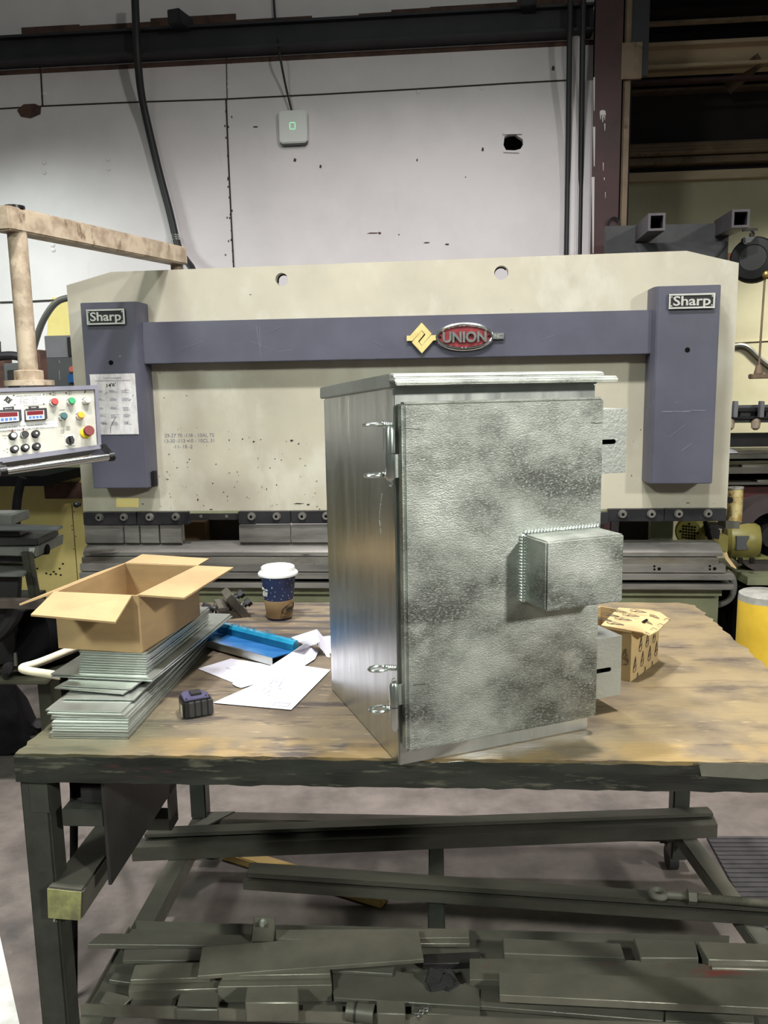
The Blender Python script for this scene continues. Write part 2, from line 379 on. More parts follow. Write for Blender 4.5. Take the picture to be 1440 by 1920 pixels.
        if parent is not None: org = V3(parent['_org'])
        elif origin is not None: org = V3(origin)
        else:
            org = V3(((min(v.x for v in vs) + max(v.x for v in vs)) / 2, (min(v.y for v in vs) + max(v.y for v in vs)) / 2, min(v.z for v in vs)))
        bmesh.ops.translate(bm, verts=bm.verts, vec=-org)
        yw = parent.get('_yaw', 0) if parent is not None else yaw
        if yw: bmesh.ops.rotate(bm, verts=bm.verts, cent=(0, 0, 0), matrix=Matrix.Rotation(-yw, 3, 'Z'))
        me = bpy.data.meshes.new(name); bm.to_mesh(me); bm.free()
        for p in me.polygons: p.use_smooth = True
        me.set_sharp_from_angle(angle=.6)
        me.materials.append(M[m] if isinstance(m, str) else m)
        for _, mm in s.mats[1:]: me.materials.append(M[mm])
        o = bpy.data.objects.new(name, me); COL.objects.link(o); o['_org'] = list(org); o['_yaw'] = yw
        if parent is not None: o.parent = parent
        else: o.location = org; o.rotation_euler.z = yw
        return o

def tag(o, label, cat, group=None):
    o['label'] = label; o['category'] = cat
    if group: o['group'] = group
    return o
def thing(name, loc, label, cat, group=None, yaw=0):
    o = bpy.data.objects.new(name, None); COL.objects.link(o); o.empty_display_size = .05
    o.location = loc; o['_org'] = list(loc); o.rotation_euler.z = yaw; o['_yaw'] = yaw; return tag(o, label, cat, group)
def struct(o): o['kind'] = 'structure'; return o
def ring(c, X, Y, r, n=24, r2=None):
    r2 = r2 or r
    return [V3(c) + V3(X) * r * math.cos(2 * math.pi * i / n) + V3(Y) * r2 * math.sin(2 * math.pi * i / n) for i in range(n)]
def slab(px, z, th):
    """solid whose top outline is seen at these pixels on the level z, th thick"""
    return MB().prism([on_z(x, y, z) for x, y in px], (0, 0, -th))
UP = V3((0, 0, 1))
# ================================================================== the room
WV = 1.7                                                     # wall plane behind the press (press frame)
def pv(x, y, v):
    u, z = PR.V(x, y, v); return PR.P(u, v, z)
flr = MB().prism([V3((-6, -2.5, 0)), V3((7, -2.5, 0)), V3((7, 10, 0)), V3((-6, 10, 0))], (0, 0, -.1)).done('floor', 'floor'); struct(flr)
uR = PR.V(1108, 300, WV)[0]
hole_px = [(946, 256), (955, 252), (966, 251), (972, 256), (980, 261), (981, 271), (976, 279), (962, 283), (949, 282), (944, 272)]
b = MB().holed([PR.P(-3.2, WV, 0), PR.P(uR, WV, 0), PR.P(uR, WV, 4.9), PR.P(-3.2, WV, 4.9)], [[pv(x, y, WV) for x, y in hole_px]], PR.v * .05)
wall = struct(b.done('wall_back', 'wall', yaw=PR.yaw))
# seams, screw heads and chips belong to the wall
b = MB()
def wline(pts, w, t=.003):
    P = [pv(x, y, WV - t) for x, y in pts]
    for a, c in zip(P, P[1:]): b.bar(a, c, w, t * 1.6, up=PR.v)
wline([(0, 204), (80, 199), (240, 192), (420, 186), (600, 177), (780, 167), (960, 156), (1092, 149)], .008)
wline([(70, 103), (77, 140), (80, 198)], .008); wline([(424, 186), (428, 290), (433, 400), (438, 497), (445, 640)], .009)
wline([(0, 567), (60, 565), (120, 562)], .012); wline([(0, 640), (4, 740)], .006)
wline([(424, 88), (426, 186)], .004)
b.done('wall_seams', 'ink', wall)
b = MB(); random.seed(3)
for x, y in [(422, 236), (424, 258), (427, 292), (428, 333), (428, 350), (430, 370), (432, 402), (434, 432), (435, 447), (436, 470), (437, 490)] + [(random.choice((425, 428, 431, 434)) + random.uniform(-3, 3), random.uniform(200, 490)) for _ in range(10)]:
    u, z = PR.V(x, y, WV); b.fbox(PR, u - .004, u + .003, WV - .003, WV, z - .007, z + .005)
for x, y, w, h in [(553, 300, 8, 9), (601, 312, 6, 9), (905, 280, 6, 10), (782, 300, 4, 7), (800, 455, 16, 3), (838, 458, 11, 4), (699, 437, 30, 3), (712, 437, 8, 6), (1037, 128, 8, 12), (298, 110, 22, 5), (748, 440, 4, 3), (873, 332, 3, 3), (479, 238, 14, 4)]:
    u, z = PR.V(x, y, WV); k = .0026
    b.prism([PR.P(u - w * k / 2, WV, z - h * k * .3), PR.P(u + w * k * .3, WV, z - h * k / 2), PR.P(u + w * k / 2, WV, z + h * k * .2), PR.P(u - w * k * .2, WV, z + h * k / 2)], -PR.v * .003)
b.done('wall_chips', 'rust', wall)
b = MB()
for x, y in [(83, 305), (83, 324), (202, 299), (203, 317), (99, 460), (100, 469), (83, 175), (424, 86), (70, 108), (428, 152), (428, 163), (785, 172), (904, 165)]:
    u, z = PR.V(x, y, WV); b.ball(PR.P(u, WV, z), .018, 1, .3, .8, PR.u, PR.v, UP)
b.done('screw_patches', 'wall', wall)
b = MB()
b.prism([pv(x, y, WV) for x, y in [(33, 207), (45, 196), (66, 195), (77, 200), (76, 214), (58, 222), (40, 219)]], -PR.v * .006)
b.done('torn_patch', 'rust', wall)
b = MB()   # thin flap left beside the broken hole
b.prism([pv(x, y, WV) for x, y in [(943, 249), (978, 248), (978, 252), (943, 253)]], -PR.v * .012)
b.prism([pv(x, y, WV) for x, y in [(944, 282), (973, 283), (973, 287), (944, 286)]], -PR.v * .01)
b.done('paper_flap', 'wall', wall)
o = MB().fbox(PR, 1.6, 3.0, WV + .22, WV + .26, 2.4, 3.6).done('wall_cavity_backing', 'deck'); o.name = 'wall_cavity'; struct(o)

# horizontal girder across the wall, peeled strip above it
zt = PR.V(600, 40, WV - .12)[1]; zb = PR.V(600, 80, WV - .12)[1]
g = thing('wall_girder', PR.P(0, WV - .06, zb), 'long black horizontal steel girder across the top of the white wall', 'beam', yaw=PR.yaw)
MB().fbox(PR, -3.2, uR - .02, WV - .10, WV - .085, zb, zt).done('web', 'beam_dark', g)
MB().fbox(PR, -3.2, uR - .02, WV - .14, WV, zt, zt + .015).fbox(PR, -3.2, uR - .02, WV - .14, WV, zb - .015, zb).done('flange', 'beam_dark', g)
b = MB(); random.seed(5); u = -3.0
while u < uR - .2:
    w = random.uniform(.15, .6); h = random.uniform(.02, .075)
    b.fbox(PR, u, u + w, WV - .004, WV, zt + .0, zt + .06 + h); u += w + random.choice((0, 0, .05, .3))
b.fbox(PR, -3.2, uR, WV - .004, WV, zb - .05, zb - .022)
b.done('peeled_strip', 'rust', wall)
# stub tube leaning on the girder
b = MB().bar(at_Y(325, 30, 5.45), at_Y(352, 50, 5.62), .085, .085)
tag(b.done('tube_stub', 'beam_dark', bevel=.005), 'short dark square tube stub sitting on the wall girder near the black hose', 'tube')
b = MB().bar(at_Y(990, -5, 5.3), at_Y(992, 20, 5.45), .09, .09)
tag(b.done('tube_stub', 'beam_dark', bevel=.005), 'short dark square tube stub above the girder near the red column', 'tube')

# router with its cord
uc, zc = PR.V(550, 239, WV - .02); P = PR.P
r = thing('wireless_router', PR.P(uc, WV, zc), 'white square wireless router with green indicator on the wall', 'router', yaw=PR.yaw)
w, h = .092, .1
def rrect(cu, cz, v, w, h, rad):
    return [PR.P(cu + sx * (w - rad) + rad * math.cos(a), v, cz + sz * (h - rad) + rad * math.sin(a))
            for sx, sz, a0 in ((1, 1, 0), (-1, 1, 90), (-1, -1, 180), (1, -1, 270)) for a in [math.radians(a0 + k * 15) for k in range(7)]]
MB().prism(rrect(uc, zc, WV - .005, w, h, .024), -PR.v * .035).done('case', 'white', r, bevel=.006)
MB().prism(rrect(uc, zc - .014, WV, w * .98, h * .97, .024), -PR.v * .03).done('base', 'black', r)
b = MB(); led = rrect(uc - .002, zc + .004, WV - .041, .017, .02, .006); b.tube(led, .0016, 6, closed=True); b.done('indicator', 'led', r)
pts = [pv(513, -6, WV - .02), pv(516, 40, WV - .02), pv(523, 95, WV - .14), pv(535, 160, WV - .05), pv(548, 212, WV - .02)]
tag(MB().tube(pts, .007, 8, smooth=2).done('router_cord', 'conduit'), 'thin black cord hanging down to the white router', 'cord')
# black hose down the wall
pts = [pv(253, -6, WV - .19), pv(255, 50, WV - .2), pv(257, 100, WV - .2), pv(264, 175, WV - .12), pv(276, 230, WV - .06), pv(300, 330, WV - .05), pv(318, 395, WV - .05), pv(328, 440, WV - .05), pv(336, 470, WV - .06), pv(352, 492, WV - .12), pv(362, 505, WV - .2), pv(372, 560, WV - .28), pv(374, 660, WV - .3), pv(374, 900, WV - .3)]
hs = thing('black_hose', pts[0], 'thick black hose curving down the white wall behind the press', 'hose')
MB().tube(pts, .024, 14, smooth=2).done('hose', 'conduit', hs)
b = MB()
for k in range(3): b.tube(ring(pv(328 + k * .8, 440 + k * 4, WV - .05), PR.u, (UP * .2 + PR.v).normalized(), .027, 16), .005, 6, closed=True)
b.done('hose_clamp', 'zinc', hs)

# conduits beside the column, left to right
for name, x0, x1, rad, m_, lab in (('conduit', 1067.5, 1062, .017, 'conduit', 'black vertical conduit on the white wall, leftmost of the pipes by the column'),
                                   ('conduit', 1080, 1073, .034, 'wall', 'thick white painted pipe between the two black conduits'),
                                   ('conduit', 1092, 1086.5, .017, 'conduit', 'black vertical conduit nearest the red column')):
    b = MB().tube([pv(x0 + 2, -8, WV - .16), pv(x0 + 1, 50, WV - .16), pv(x0, 90, WV - .16), pv((x0 + x1) / 2 + .5, 300, WV - .04), pv(x1, 497, WV - .04), V3((pv(x1, 497, WV - .04).x, pv(x1, 497, WV - .04).y, 0))] if m_ != 'wall' else
                  [pv(x0, 58, WV - .03), pv(x1, 497, WV - .03), V3((pv(x1, 497, WV - .03).x, pv(x1, 497, WV - .03).y, 0))], rad, 10, smooth=1)
    tag(b.done(name, m_), lab, 'conduit')
b = MB().fbox(PR, uR - .09, uR, WV - .05, WV - .001, 0, PR.V(1100, 151, WV - .05)[1])
struct(b.done('trim_1', 'wall'))
# red oxide column
uA = PR.V(1111, 300, WV - .18)[0]; uB = PR.V(1162, 300, WV - .18)[0]
c = thing('steel_column', PR.P((uA + uB) / 2, WV - .1, 0), 'dark red oxide steel column with white paint drips', 'column', yaw=PR.yaw)
MB().fbox(PR, uA, uB, WV - .18, WV - .165, 0, 4.8).done('flange', 'column', c)
MB().fbox(PR, uA, uB, WV + .055, WV + .07, 0, 4.8).done('flange', 'column', c)
MB().fbox(PR, (uA + uB) / 2 - .006, (uA + uB) / 2 + .006, WV - .165, WV + .055, 0, 4.8).done('web', 'column', c)
b = MB(); vv = WV - .18
def drip(x, y0, y1, w):
    u0, z0 = PR.V(x, y0, vv); u1, z1 = PR.V(x, y1, vv); k = .0034
    b.prism([PR.P(u0 - w * k / 2, vv, z0), PR.P(u0 + w * k / 2, vv, z0), PR.P(u1 + w * k * .2, vv, z1), PR.P(u1 - w * k * .2, vv, z1)], -PR.v * .002)
b.prism([pv(x, y, vv) for x, y in [(1124, 213), (1125, 208), (1130, 206), (1135, 208), (1136, 215), (1134, 220), (1129, 217)]], -PR.v * .002)
for a in ((1126, 214, 224, 2.5), (1130, 215, 229, 3), (1134, 215, 225, 2), (1134, 232, 245, 2), (1114, 145, 208, 3), (1114, 238, 312, 4), (1112, 332, 475, 5), (1131, 305, 320, 1.5), (1133, 333, 338, 2), (1135, 360, 372, 1)): drip(*a)
b.done('paint_drips', 'drip', c)
u0 = PR.V(1165, 300, WV - .16)[0]; u1 = PR.V(1178, 300, WV - .16)[0]
t = thing('tan_angle_post', PR.P(u0, WV - .1, 0), 'tan steel angle post standing right beside the red column', 'post', yaw=PR.yaw)
MB().fbox(PR, u0, u1, WV - .16, WV - .15, 0, 4.8).fbox(PR, u0, u0 + .01, WV - .16, WV - .06, 0, 4.8).done('angle', 'tan_steel', t)
b = MB(); za, zb2 = PR.V(1170, 82, WV - .17)[1], PR.V(1170, 150, WV - .17)[1]
b.fbox(PR, u0 - .02, u1 + .06, WV - .185, WV - .161, zb2, za).done('splice_plate', 'tan_steel', t)
b = MB().fbox(PR, u1, u1 + .10, WV - .17, WV - .15, zb2 + .02, 4.8).done('upper_angle', 'beam_dark', t)
b = MB(); uw, zw = PR.V(1150, 425, WV - .2)
b.tube(ring(PR.P(uw, WV - .2, zw + .02), PR.u, UP, .035, 16), .006, 6, closed=True).tube([PR.P(uw + .01, WV - .2, zw - .02), PR.P(uw + .05, WV - .2, zw - .09), PR.P(uw - .02, WV - .2, zw - .14)], .018, 8)
tag(b.done('cable_coil', 'conduit'), 'small coil of dark cable hooked on the red column base', 'cable')

# ---------------------------------------------- the bay to the right of the column
BV = 3.0
def bz(y, x=1300, v=BV): return PR.V(x, y, v)[1]
uL = u1 + .02
o = MB().fbox(PR, uL - .4, 6.2, BV, BV + .1, 0, bz(325)).done('wall_bay', 'bay_wall', yaw=PR.yaw); struct(o)
o = MB().fbox(PR, uL - .4, 6.2, BV, BV + .1, bz(325), bz(60) + .05).done('wall_bay_upper', 'deck', yaw=PR.yaw); struct(o)
o = MB().fbox(PR, uL - .4, 6.2, WV + .05, BV + .1, bz(60), bz(60) + .05).done('ceiling', 'deck', yaw=PR.yaw); struct(o)
o = MB().fbox(PR, uL - .45, uL - .4, WV + .05, BV + .1, 0, bz(60)).done('wall_side', 'deck', yaw=PR.yaw); struct(o)
for (ya, yb, v, d, m_, lab) in ((320, 336, BV - .06, .06, 'beam_light', 'pale horizontal ledge along the top of the cream bay wall'),
                                (293, 305, BV - .12, .12, 'tan_steel', 'tan horizontal rail over the dark slot in the bay wall'),
                                (268, 288, BV - .16, .16, 'tan_steel', 'ribbed brown rail above the tan rail in the bay'),
                                (146, 152, BV - .5, .06, 'column', 'thin reddish purlin below the weathered beam'),
                                (163, 168, BV - .1, .1, 'tan_steel', 'thin reddish purlin where the upper bay wall meets the roof'),
                                (36, 41, WV + .55, .05, 'tan_steel', 'thin purlin near the very top right of the picture')):
    b = MB(); b.fbox(PR, uL - .3, 6.0, v, v + d, bz(yb, 1300, v), bz(ya, 1300, v))
    if 'ribbed' in lab:
        for k in range(3): b.tube([PR.P(uL - .3, v - .005, bz(271 + k * 6, 1300, v)), PR.P(6.0, v - .005, bz(271 + k * 6, 1300, v))], .02, 8)
    tag(b.done('purlin', m_, yaw=PR.yaw), lab, 'beam')
v = WV + .75
bm_ = thing('weathered_beam', PR.P(4.2, v, bz(118, 1300, v)), 'weathered tan I-beam catching light under the dark roof', 'beam', yaw=PR.yaw)
z0, z1 = bz(118, 1300, v), bz(83, 1300, v)
MB().fbox(PR, uL - .3, 6, v + .08, v + .1, z0, z1).done('web', 'beam_light', bm_)
MB().fbox(PR, uL - .3, 6, v, v + .18, z1, z1 + .025).fbox(PR, uL - .3, 6, v, v + .18, z0 - .02, z0).done('flange', 'beam_light', bm_)
b = MB().bar(pv(1424, 112, v + .02), pv(1366, 165, BV - .15), .09, .03, up=PR.v)
tag(b.done('brace', 'tan_steel'), 'diagonal tan brace hanging below the weathered beam', 'beam')

# fork tubes of a lift frame
fk = thing('lift_fork_frame', pv(1290, 480, 1.2), 'grey lift frame with two open square fork tubes above the press', 'lift frame', yaw=PR.yaw)
def fork(px0, px1, py0, py1, back, vf=.62, vb=1.25):
    u0, z1 = PR.V(px0, py0, vf); u1_, z0 = PR.V(px1, py1, vf); t_ = .012
    b = MB()
    fr = [PR.P(u0, vf, z0), PR.P(u1_, vf, z0), PR.P(u1_, vf, z1), PR.P(u0, vf, z1)]
    inn = [PR.P(u0 + t_, vf, z0 + t_), PR.P(u1_ - t_, vf, z0 + t_), PR.P(u1_ - t_, vf, z1 - t_), PR.P(u0 + t_, vf, z1 - t_)]
    # the tube runs back and to the left
    ub, zb_ = PR.V(back[0], back[1], vb); vec = PR.P(ub, vb, zb_) - fr[0]
    b.holed(fr, [inn], vec); b.done('fork_tube', 'fork', fk)
fork(1216, 1247, 400, 432, (1189, 455)); fork(1373, 1405, 393, 426, (1338, 444))
vb = 1.2
q = [PR.V(x, y, vb) for x, y in [(1135, 424), (1140, 490), (1366, 452), (1366, 418)]]
b = MB().prism([PR.P(q[0][0], vb, q[0][1]), PR.P(q[1][0], vb, q[1][1] - .2), PR.P(q[2][0], vb, q[1][1] - .2), PR.P(q[2][0], vb, q[3][1])], PR.v * .06).done('carriage_plate', 'fork_dark', fk)
b = MB()
b.prism([pv(1190, 456, 1.0), pv(1365, 452, 1.0), pv(1340, 482, .8), pv(1200, 482, .8)], (0, 0, -.03)).done('apron', 'fork_dark', fk, bevel=.004)
b = MB().fbox(PR, PR.V(1300, 480, 1.6)[0], 5.4, 1.6, 1.66, PR.V(1380, 484, 1.6)[1], PR.V(1380, 474, 1.6)[1])
tag(b.done('orange_rail', 'orange_steel', yaw=PR.yaw), 'orange brown rail glimpsed behind the black balancer drum', 'rail')

# balancer drum on its hook with cord and socket box
DY = 4.5
dr = thing('cord_reel', at_Y(1411, 495, DY), 'black round cord reel hanging at the right edge beside the press', 'reel')
c0 = at_Y(1413, 487, DY); ax = (V3((-.55, -1, .12))).normalized()
MB().lathe(c0 - ax * .05, ax, [(.02, -.03), (.09, -.03), (.112, -.005), (.12, .02), (.12, .06), (.108, .085), (.07, .1), (.066, .096), (.03, .097), (.001, .098)], 36).done('housing', 'reel_black', dr)
MB().bar(at_Y(1404, 458, DY), at_Y(1404, 445, DY), .07, .045, up=(0, 1, 0)).done('lug', 'black', dr, bevel=.006)
b = MB().tube([at_Y(1409, 432, DY), at_Y(1414, 438, DY), at_Y(1411, 446, DY), at_Y(1406, 443, DY), at_Y(1408, 437, DY)], .006, 8, smooth=1).bar(at_Y(1392, 432, DY), at_Y(1420, 430, DY), .012, .012).done('hook', 'dirty_metal', dr)
b = MB().ball(at_Y(1437, 515, DY - .06), .024).done('cord_guide', 'brass', dr)
pts = [at_Y(1434, 522, DY - .05), at_Y(1430, 580, DY - .05), at_Y(1426, 640, DY - .05), at_Y(1423, 690, DY - .05)]
MB().tube(pts, .006, 8, smooth=1).done('cord', 'tan_steel', dr)
b = MB().cyl(at_Y(1423, 684, DY - .05), at_Y(1422, 702, DY - .05), .014, .026).bar(at_Y(1406, 706, DY - .05), at_Y(1450, 705, DY - .05), .05, .026).done('socket_box', 'tan_steel', dr, bevel=.004)
# conduit on the bay wall
pts = [pv(x, y, BV - .03) for x, y in [(1375, 648), (1392, 646), (1405, 652), (1420, 668), (1450, 692)]]
tag(MB().tube(pts, .018, 8, smooth=2).done('wall_conduit', 'grey_conduit'), 'pale conduit bending across the cream bay wall right of the press', 'conduit')
b = MB().bar(pv(1370, 642, BV - .005), pv(1460, 637, BV - .005), .02, .008)
struct(b.done('trim_2', 'bay_wall'))

# rack on the right: hook rail, sheet rack, papers
RV = 1.15
rk = thing('hook_rail', pv(1400, 775, RV), 'grey steel rail with hanging tool holders on the right behind the press', 'rail', yaw=PR.yaw)
u0, z1 = PR.V(1372, 760, RV); _, z0 = PR.V(1372, 793, RV)
MB().fbox(PR, u0 - .15, u0 + .9, RV, RV + .03, z0, z1).done('backboard', 'grey_box_dark', rk)
MB().fbox(PR, u0 - .15, u0 + .9, RV - .03, RV, z1 - .035, z1 - .015).fbox(PR, u0 - .15, u0 + .9, RV - .03, RV, z0 + .025, z0 + .04).done('rail_bar', 'dark_steel', rk)
for x in (1378, 1427):
    ua, _ = PR.V(x, 770, RV - .05)
    MB().fbox(PR, ua - .012, ua + .012, RV - .07, RV - .03, PR.V(x, 783, RV - .05)[1], PR.V(x, 752, RV - .05)[1]).done('tool_holder', 'grey_box', rk, bevel=.003)
    MB().cyl(PR.P(ua + .012, RV - .03, PR.V(x, 776, RV)[1]), PR.P(ua + .012, RV - .002, PR.V(x, 776, RV)[1]), .026).done('socket', 'matte_black', rk)
    MB().lathe(PR.P(ua - .012, RV - .01, PR.V(x, 806, RV)[1]), UP, [(.01, 0), (.024, .012), (.028, .05), (.02, .07)], 14).done('knob', 'post_paint', rk)
sr = thing('sheet_rack', pv(1400, 930, RV + .2), 'dark shelving rack loaded with steel lengths, right behind the press', 'rack', yaw=PR.yaw)
def shelf(ya, yb, v, m_, nm='shelf', d=.5, uu=(-.2, 1.2)):
    u0 = PR.V(1372, ya, v)[0]
    MB().fbox(PR, u0 + uu[0], u0 + uu[1], v, v + d, PR.V(1400, yb, v)[1], PR.V(1400, ya, v)[1]).done(nm, m_, sr)
shelf(812, 838, RV + .3, 'dirty_metal', 'back_panel', .04)
for ya, yb in ((852, 860), (877, 888), (905, 909)): shelf(ya, yb, RV, 'scrap')
shelf(912, 948, RV + .05, 'maroon', 'drawer_front', .04); shelf(934, 946, RV, 'orange_steel', 'lower_lip', .03)
shelf(860, 912, RV + .45, 'matte_black', 'rear_panel', .03)
for k, (x0, x1, y, m_, lab) in enumerate(((1390, 1460, 874, 'bright_steel', 'thin bright steel strip on the middle shelf of the right rack'),
                                          (1418, 1460, 903, 'bright_steel', 'short bright strip on the lower shelf of the right rack'),
                                          (1383, 1450, 843, 'scrap', 'flat grey steel strip lying on the top shelf of the right rack'))):
    zz = PR.V(1400, (877, 905, 852)[k], RV)[1]
    p0 = PR.V(x0, y, RV + .05)[0]; p1 = PR.V(x1, y, RV + .05)[0]
    tag(MB().fbox(PR, p0, p1 + .2, RV + .03, RV + .09, zz + .001, zz + .012).done('steel_strip', m_, yaw=PR.yaw), lab, 'steel bar')
zz = PR.V(1380, 852, RV)[1]; ua = PR.V(1370, 845, RV + .03)[0]
b = MB().sheet([[PR.P(ua - .1, RV + .03, zz + .004), PR.P(ua + .05, RV + .03, zz + .006), PR.P(ua + .10, RV + .03, zz + .002)],
                [PR.P(ua - .1, RV + .2, zz + .05), PR.P(ua + .0, RV + .2, zz + .05), PR.P(ua + .06, RV + .2, zz + .012)]], .001)
tag(b.done('paper_sheet', 'paper'), 'curled white paper on the top shelf of the right rack', 'paper')
# ================================================================== the press brake
PZ = PR.P
pr = thing('press_brake', PZ(1.55, .5, 0), 'large cream and blue-grey hydraulic press brake behind the bench', 'press brake', yaw=PR.yaw)
def pt(x, y, v=0): u, z = PR.V(x, y, v); return PZ(u, v, z)
ZB = .952
outer = [PZ(0, 0, ZB), PZ(3.1, 0, ZB), PZ(3.1, 0, 2.055), PZ(2.871, 0, 2.114), PZ(.223, 0, 2.097), PZ(0, 0, 2.0415)]
holes = [ring(pt(528, 524), PR.u, UP, .03, 20), ring(pt(940, 511.5), PR.u, UP, .032, 20)]
ramb = MB().holed(outer, holes, PR.v * .06).use('label_black')
b = MB()
for h in ((528, 524, .03), (940, 511.5, .032)):
    c = pt(h[0], h[1]) + PR.v * .055
    b.tube([c + PR.u * h[2] * 1.02 * math.cos(t) + UP * h[2] * 1.02 * math.sin(t) for t in [math.radians(a) for a in range(40, 200, 12)]], .006, 6)
b.done('hole_rim', 'matte_black', pr)
# cylinder housings with chamfered inner edges
def housing(u0, u1, z0, z1, inner):
    d = -.13; w = .012
    pts = [PZ(u0, 0, z0), PZ(u1, 0, z0), PZ(u1, d, z0), PZ(u0, d, z0)]
    if inner == 'R': pts = [PZ(u0, 0, z0), PZ(u1 + .014, 0, z0), PZ(u1 + .014, d + .03, z0), PZ(u1, d, z0), PZ(u0, d, z0)]
    else: pts = [PZ(u0 - .014, 0, z0), PZ(u1, 0, z0), PZ(u1, d, z0), PZ(u0, d, z0), PZ(u0 - .014, d + .03, z0)]
    return MB().prism(pts, (0, 0, z1 - z0)).done('cylinder_housing', 'blue', pr, bevel=.003)
hl = housing(.1205, .379, 1.082, 1.945, 'R'); hr = housing(2.722, 2.988, 1.086, 1.950, 'L')
MB().fbox(PR, .38, 2.725, -.09, 0, 1.663, 1.854).done('cross_beam', 'blue', pr, bevel=.003)
b = MB()
for x, y, hh in ((208, 680, hl), (1289, 656, hr)):
    c = pt(x, y, -.1315); MB().cyl(c, c + PR.v * .003, .011).done('bolt_hole', 'matte_black', hh)
c = pt(225, 668, -.1315); MB().cyl(c, c + PR.v * .003, .006).done('screw', 'gunmetal', hl)
b = MB()
b.fbox(PR, .378, .402, -.1, -.04, PR.V(282, 913, -.1)[1], PR.V(282, 885, -.1)[1])
b.cyl(PZ(.40, -.07, PR.V(282, 913, -.1)[1]), PZ(.40, -.07, PR.V(282, 884, -.1)[1]), .014).done('latch', 'black', pr, bevel=.002)
# name plates: silver rim, black field, raised word
def plate(px0, py0, px1, py1, tilt):
    v = -.13; a = PR.V(px0, py0, v); d_ = PR.V(px1, py1, v)
    uc, zc = (a[0] + d_[0]) / 2, (a[1] + d_[1]) / 2; w = (d_[0] - a[0]) / 2; h = (a[1] - d_[1]) / 2
    o = MB().fbox(PR, uc - w, uc + w, v - .012, v, zc - h, zc + h).done('name_plate', 'label_black', pr, bevel=.001)
    r = [PZ(uc + sx * w, v - .012, zc + sz * h) for sx, sz in ((-1, -1), (1, -1), (1, 1), (-1, 1))]
    t = .0075; i = [PZ(uc + sx * (w - t), v - .012, zc + sz * (h - t)) for sx, sz in ((-1, -1), (1, -1), (1, 1), (-1, 1))]
    MB().holed(r, [i], -PR.v * .004).done('rim', 'silver', o)
    MB().text('Sharp', PZ(uc, v - .0125, zc + .003), PR.u, UP, .041, w * 1.62, .004, bold=.018).done('lettering', 'silver', o)
    b = MB()
    for sx in (-1, 1):
        for sz in (-1, 1): c = PZ(uc + sx * (w - .012), v - .013, zc + sz * (h - .013)); b.cyl(c, c - PR.v * .003, .003, n=10)
    b.done('rivets', 'silver', o)
plate(164, 581, 237, 608, 0); plate(1253, 552, 1338, 578, 0)
# zigzag diamond emblem and oval badge on the cross beam
def emblem(c, s, th, m_, par, X=None, Y=None, nm='emblem'):
    X = X or PR.u; Y = Y or UP; n = X.cross(Y)
    shp = [[(-1.0, -.18), (-1.0, .18), (-.72, .18), (0, 1), (.64, .30), (-.05, -.62), (-.30, -.34), (.12, .28), (.0, .48), (-.62, -.18)]]
    shp = [(-1, -.17), (-1, .17), (-.77, .17), (.0, 1.0), (.66, .27), (.02, -.47), (-.17, -.26), (.25, .22), (.0, .50), (-.62, -.17)]
    b = MB()
    for sg in (1, -1):
        b.prism([c + X * x * s * sg + Y * y * s * sg for x, y in shp], n * th)
    return b.done(nm, m_, par)
emblem(pt(791, 634, -.095), .068, .012, 'gold', pr)
MB().fbox(PR, *[PR.V(791, 634, -.09)[0] + k for k in (-.012, .012)], -.097, -.09, PR.V(791, 634, -.09)[1] - .012, PR.V(791, 634, -.09)[1] + .012).done('emblem_stud', 'dark_steel', pr)
cb = pt(871, 631.5, -.095)
bo = MB().prism(ring(cb, PR.u, UP, .122, 40, .052), -PR.v * .008).done('oval_badge', 'red_badge', pr)
MB().tube(ring(cb - PR.v * .01, PR.u, UP, .124, 48, .054), .0085, 10, closed=True).done('rim', 'chrome', bo)
MB().text('UNION', cb - PR.v * .009, PR.u, UP, .046, .196, .013, bold=.035).done('lettering', 'gunmetal', bo)
b = MB()
for sx in (-1, 1): b.cyl(cb + PR.u * .109 * sx - PR.v * .009, cb + PR.u * .109 * sx - PR.v * .014, .0045, n=10)
b.done('rivets', 'matte_black', bo)
a = pt(933, 630.5, -.09)
o = MB().obox(a - PR.v * .008, PR.u * .028, PR.v * .008, UP * .014).done('badge_tab', 'gunmetal', pr, bevel=.001)
MB().text('INC', a - PR.v * .0165, PR.u, UP, .018, .036, .002).done('lettering', 'silver', o)
# yellow sticker and ball knob on the left end of the ram
MB().prism([pt(x, y, -.001) for x, y in ((218, 934), (260, 934), (260, 951), (218, 951))], -PR.v * .001).done('sticker', 'mustard', pr)
c = pt(151, 946, 0); MB().cyl(c, c - PR.u * .02, .008).ball(c - PR.u * .022, .016).done('knob', 'black', pr)
